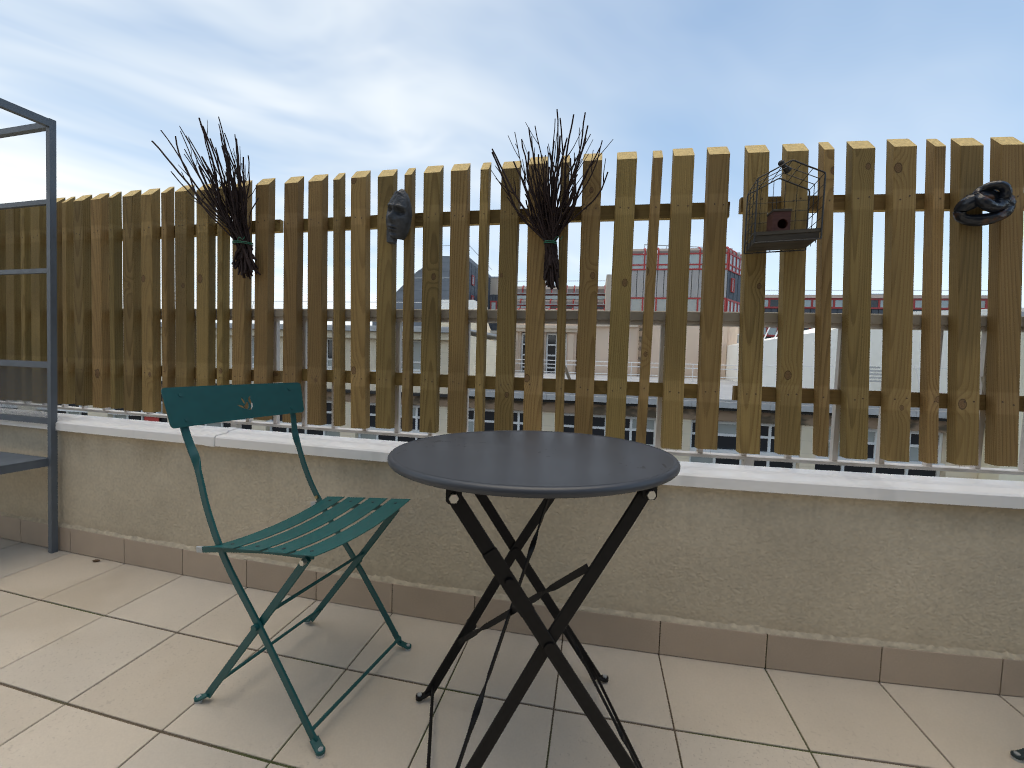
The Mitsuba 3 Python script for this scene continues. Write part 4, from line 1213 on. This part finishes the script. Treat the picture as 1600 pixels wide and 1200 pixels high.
# far terraced building with red ribs
fb = thing('terraced_building', 'long far terraced building with rounded roofs and red glazing ribs', 'building')
Y = 55
for (z0, z1, yo, gl) in ((10.1, 11.2, 3.0, None), (8.45, 9.15, 1.5, None), (7.1, 7.75, 0, None)):
    xs = np.linspace(-10.6, 1.3, 13)
    for i in range(12):
        arc = [(0, z0), (-.0, z0 + (z1 - z0) * .5), (.3, z0 + (z1 - z0) * .85), (1.0, z1), (2.0, z1), (2.0, z0)]
        v = [V(x, Y + yo + o, z) for x in (xs[i] + .1, xs[i + 1] - .1) for o, z in arc]
        kk = len(arc)
        f = [[j, j + kk, (j + 1) % kk + kk, (j + 1) % kk] for j in range(kk)] + [[0, 1, 2, 3], [0, 3, 4, 5], [kk, kk + 3, kk + 2, kk + 1], [kk, kk + 5, kk + 4, kk + 3]]
        part(fb, 'roof_panel', tm(v, f), 'brown_roof')
    for x in xs:
        part(fb, 'roof_rib', tube([V(x, Y + yo + o, z + .03) for o, z in ((-.04, z0), (-.04, z0 + (z1 - z0) * .5), (.27, z0 + (z1 - z0) * .87), (1.0, z1))], .10, 6), 'red_frame')
    part(fb, 'slab', box(-10.7, 1.35, Y + yo - .3, Y + yo + 3, z0 - .12, z0 - .005), 'zinc')
glazed_band(fb, (-10.6, Y + 1.6), (1.3, Y + 1.6), 7.76, 8.32, 12, ('pale_glass', 'window_glass'), (), .12)
part(fb, 'terrace_rail', box(-10.6, 1.3, Y + 1.7, Y + 1.78, 9.16, 9.55), 'pale_glass')
glazed_band(fb, (-10.6, Y + 3.4), (1.3, Y + 3.4), 9.1, 9.97, 12, ('window_glass', 'blind_glass'), (), .1)
part(fb, 'wall', box(-10.6, 1.3, Y + 2.5, Y + 9, -14, 7.0), 'beige_render')
part(fb, 'lift_tower', box(1.36, 2.25, Y - .5, Y + 6, -14, 11.85), 'beige_render')
part(fb, 'roof_rail', tube([(-10.6, Y + 4, 11.9), (1.3, Y + 4, 11.9)], .035, 6), 'zinc')

# slate roofed building
sb = thing('slate_building', 'tall grey slate building with a steep sloping roof line at left', 'building')
Y = 55
v = [(-30, Y, -14), (-16.5, Y, -14), (-16.5, Y, 14.4), (-20.4, Y, 14.5), (-23.7, Y, 12.4), (-26.7, Y, 9.6), (-30, Y, 6.8)]
vb = [(x, Y + 13, z) for x, _, z in v]
nn = len(v)
f = [[0, 1, 2], [0, 2, 3], [0, 3, 4], [0, 4, 5], [0, 5, 6]]
f += [[nn + c for c in reversed(t)] for t in f[:]]
for i in range(nn):
    j = (i + 1) % nn
    f += [[i, i + nn, j + nn], [i, j + nn, j]]
part(sb, 'wall', trimesh.Trimesh(np.array(v + vb, float), np.array(f), process=False), 'slate')
part(sb, 'seam', box(-24.6, -16.45, Y - .05, Y - .002, 11.55, 11.7), 'zinc')
ribs(sb, (-16.36, Y + .15), (-16.36, Y + 13), -2, 13.75, 14, 'dark_ribs', .1)
for z in (8.2, 10.9):
    for y in (Y + 1.2, Y + 4.5):
        glazed_band(sb, (-16.28, y), (-16.28, y + 1.0), z, z + 1.35, 1, 'pale_glass', (), .16)
part(sb, 'roof_rail', cat([tube([(-20.3, Y + .3, 15.9), (-16.5, Y + .3, 15.9), (-16.4, Y + 13, 15.4)], .04, 6)] + [tube([(x, Y + .3, 14.4), (x, Y + .3, 15.9)], .035, 6) for x in (-20.3, -18.4, -16.5)]), 'zinc')
db = thing('dark_clad_house', 'dark metal clad house with one red framed window beside the slate building', 'building')
ribs(db, (-15.6, 60), (-12.4, 60), -4, 10.2, 7, 'dark_ribs', .1)
part(db, 'wall', box(-15.6, -12.4, 60.12, 66, -14, 10.2), 'dark_ribs')
glazed_band(db, (-14.55, 59.93), (-13.55, 59.93), 7.6, 9.3, 1, 'pale_glass', (), .2)
bb = thing('beige_penthouse', 'small beige rooftop block behind the dark clad house', 'building')
part(bb, 'wall', box(-16.4, -13.3, 67, 72, -14, 13.9), 'beige_render')
part(bb, 'roof', box(-16.5, -13.2, 66.9, 72.1, 13.905, 14.1), 'zinc')
cr = thing('cream_rooftop_block', 'low cream rooftop block with thin cables left of the twig bundle', 'building')
part(cr, 'wall', hexa([(-8.1, 22, 1.8), (-5.6, 22, 1.8), (-5.6, 25, 1.8), (-8.1, 25, 1.8), (-8.1, 22, 3.55), (-5.95, 22, 3.55), (-6.35, 25, 3.55), (-8.1, 25, 3.55)]), 'cream_stone')
part(cr, 'coping', box(-8.2, -6.2, 21.9, 25, 3.56, 4.05), 'white_render')
part(cr, 'cable', tube(curve([(-7.9, 21.95, 3.5), (-7.2, 21.9, 2.7), (-6.2, 21.9, 2.25)], 4), .02, 5), 'black_edge')

# long red building at right
lb = thing('long_red_building', 'long far building with a row of red framed windows over dark ribbed cladding', 'building')
Y = 60
glazed_band(lb, (20.6, Y), (47.6, Y), 8.55, 9.85, 22, ('pale_glass', 'window_glass', 'blind_glass'), (), .22)
ribs(lb, (20.6, Y), (47.6, Y), 6.4, 8.5, 36, 'dark_ribs')
glazed_band(lb, (20.6, Y + .1), (47.6, Y + .1), 5.0, 6.35, 22, ('pale_glass', 'window_glass'), (), .22)
part(lb, 'roof', hexa([(20.5, Y - .2, 9.86), (47.7, Y - .2, 9.86), (47.7, Y + 8, 9.86), (20.5, Y + 8, 9.86), (20.5, Y + .2, 10.3), (47.7, Y + .2, 10.3), (47.7, Y + 8, 10.3), (20.5, Y + 8, 10.3)]), 'brown_roof')
part(lb, 'wall', box(20.6, 47.6, Y + .3, Y + 8, -14, 9.85), 'dark_ribs')
part(lb, 'roof_rail', tube([(20.6, Y + 1, 11.0), (47.6, Y + 1, 11.0)], .035, 6), 'zinc')
part(lb, 'roof_plant', box(34.5, 37.2, Y + 3, Y + 5, 10.305, 10.9), 'zinc')

# white gable
gb = thing('white_gable_building', 'bright white gable wall standing behind the roof at right', 'building')
Y = 20
v = [(6.95, Y, -14), (16.6, Y, -14), (16.6, Y, 3.6), (12.5, Y, 3.4), (10.2, Y, 2.74), (9.1, Y, 2.5), (6.95, Y, 2.08)]
vb = [(x, Y + 6, z) for x, _, z in v]
nn = len(v)
f = [[0, 1, 2], [0, 2, 3], [0, 3, 4], [0, 4, 5], [0, 5, 6]]
f += [[nn + c for c in reversed(t)] for t in f[:]]
for i in range(nn):
    j = (i + 1) % nn
    f += [[i, i + nn, j + nn], [i, j + nn, j]]
part(gb, 'wall', trimesh.Trimesh(np.array(v + vb, float), np.array(f), process=False), 'white_render')
part(gb, 'roof_ladder', cat([tube([(7.2 + d, Y + .2, 2.1), (7.75 + d, Y + .8, 3.0)], .03, 6) for d in (0, .4)]), 'pipe_white')
part(gb, 'louvre', cat([box(10.05, 10.9, 18.4 + .1 * i, 18.5 + .1 * i, .55 + .13 * i, .62 + .13 * i) for i in range(5)]), 'zinc')
part(gb, 'pipe', cat([tube([(11.2, 17, .1), (10.9, 17, 1.2)], .025, 6), tube([(14.2, 17, .1), (13.7, 17, 1.2)], .025, 6), tube([(7.1, 19.5, 1.05), (16, 19.5, 1.2)], .018, 6)]), 'pipe_white')
yb = thing('pale_yellow_wing', 'pale yellow rendered wing projecting at far right', 'building')
part(yb, 'wall', box(10.72, 15.5, 13.4, 14.35, -14, 2.45), 'pale_yellow')
part(yb, 'roof', box(10.62, 15.6, 13.3, 14.4, 2.455, 2.6), 'zinc')
part(yb, 'flashing', box(10.60, 10.715, 13.3, 14.3, -.5, .25), 'zinc')
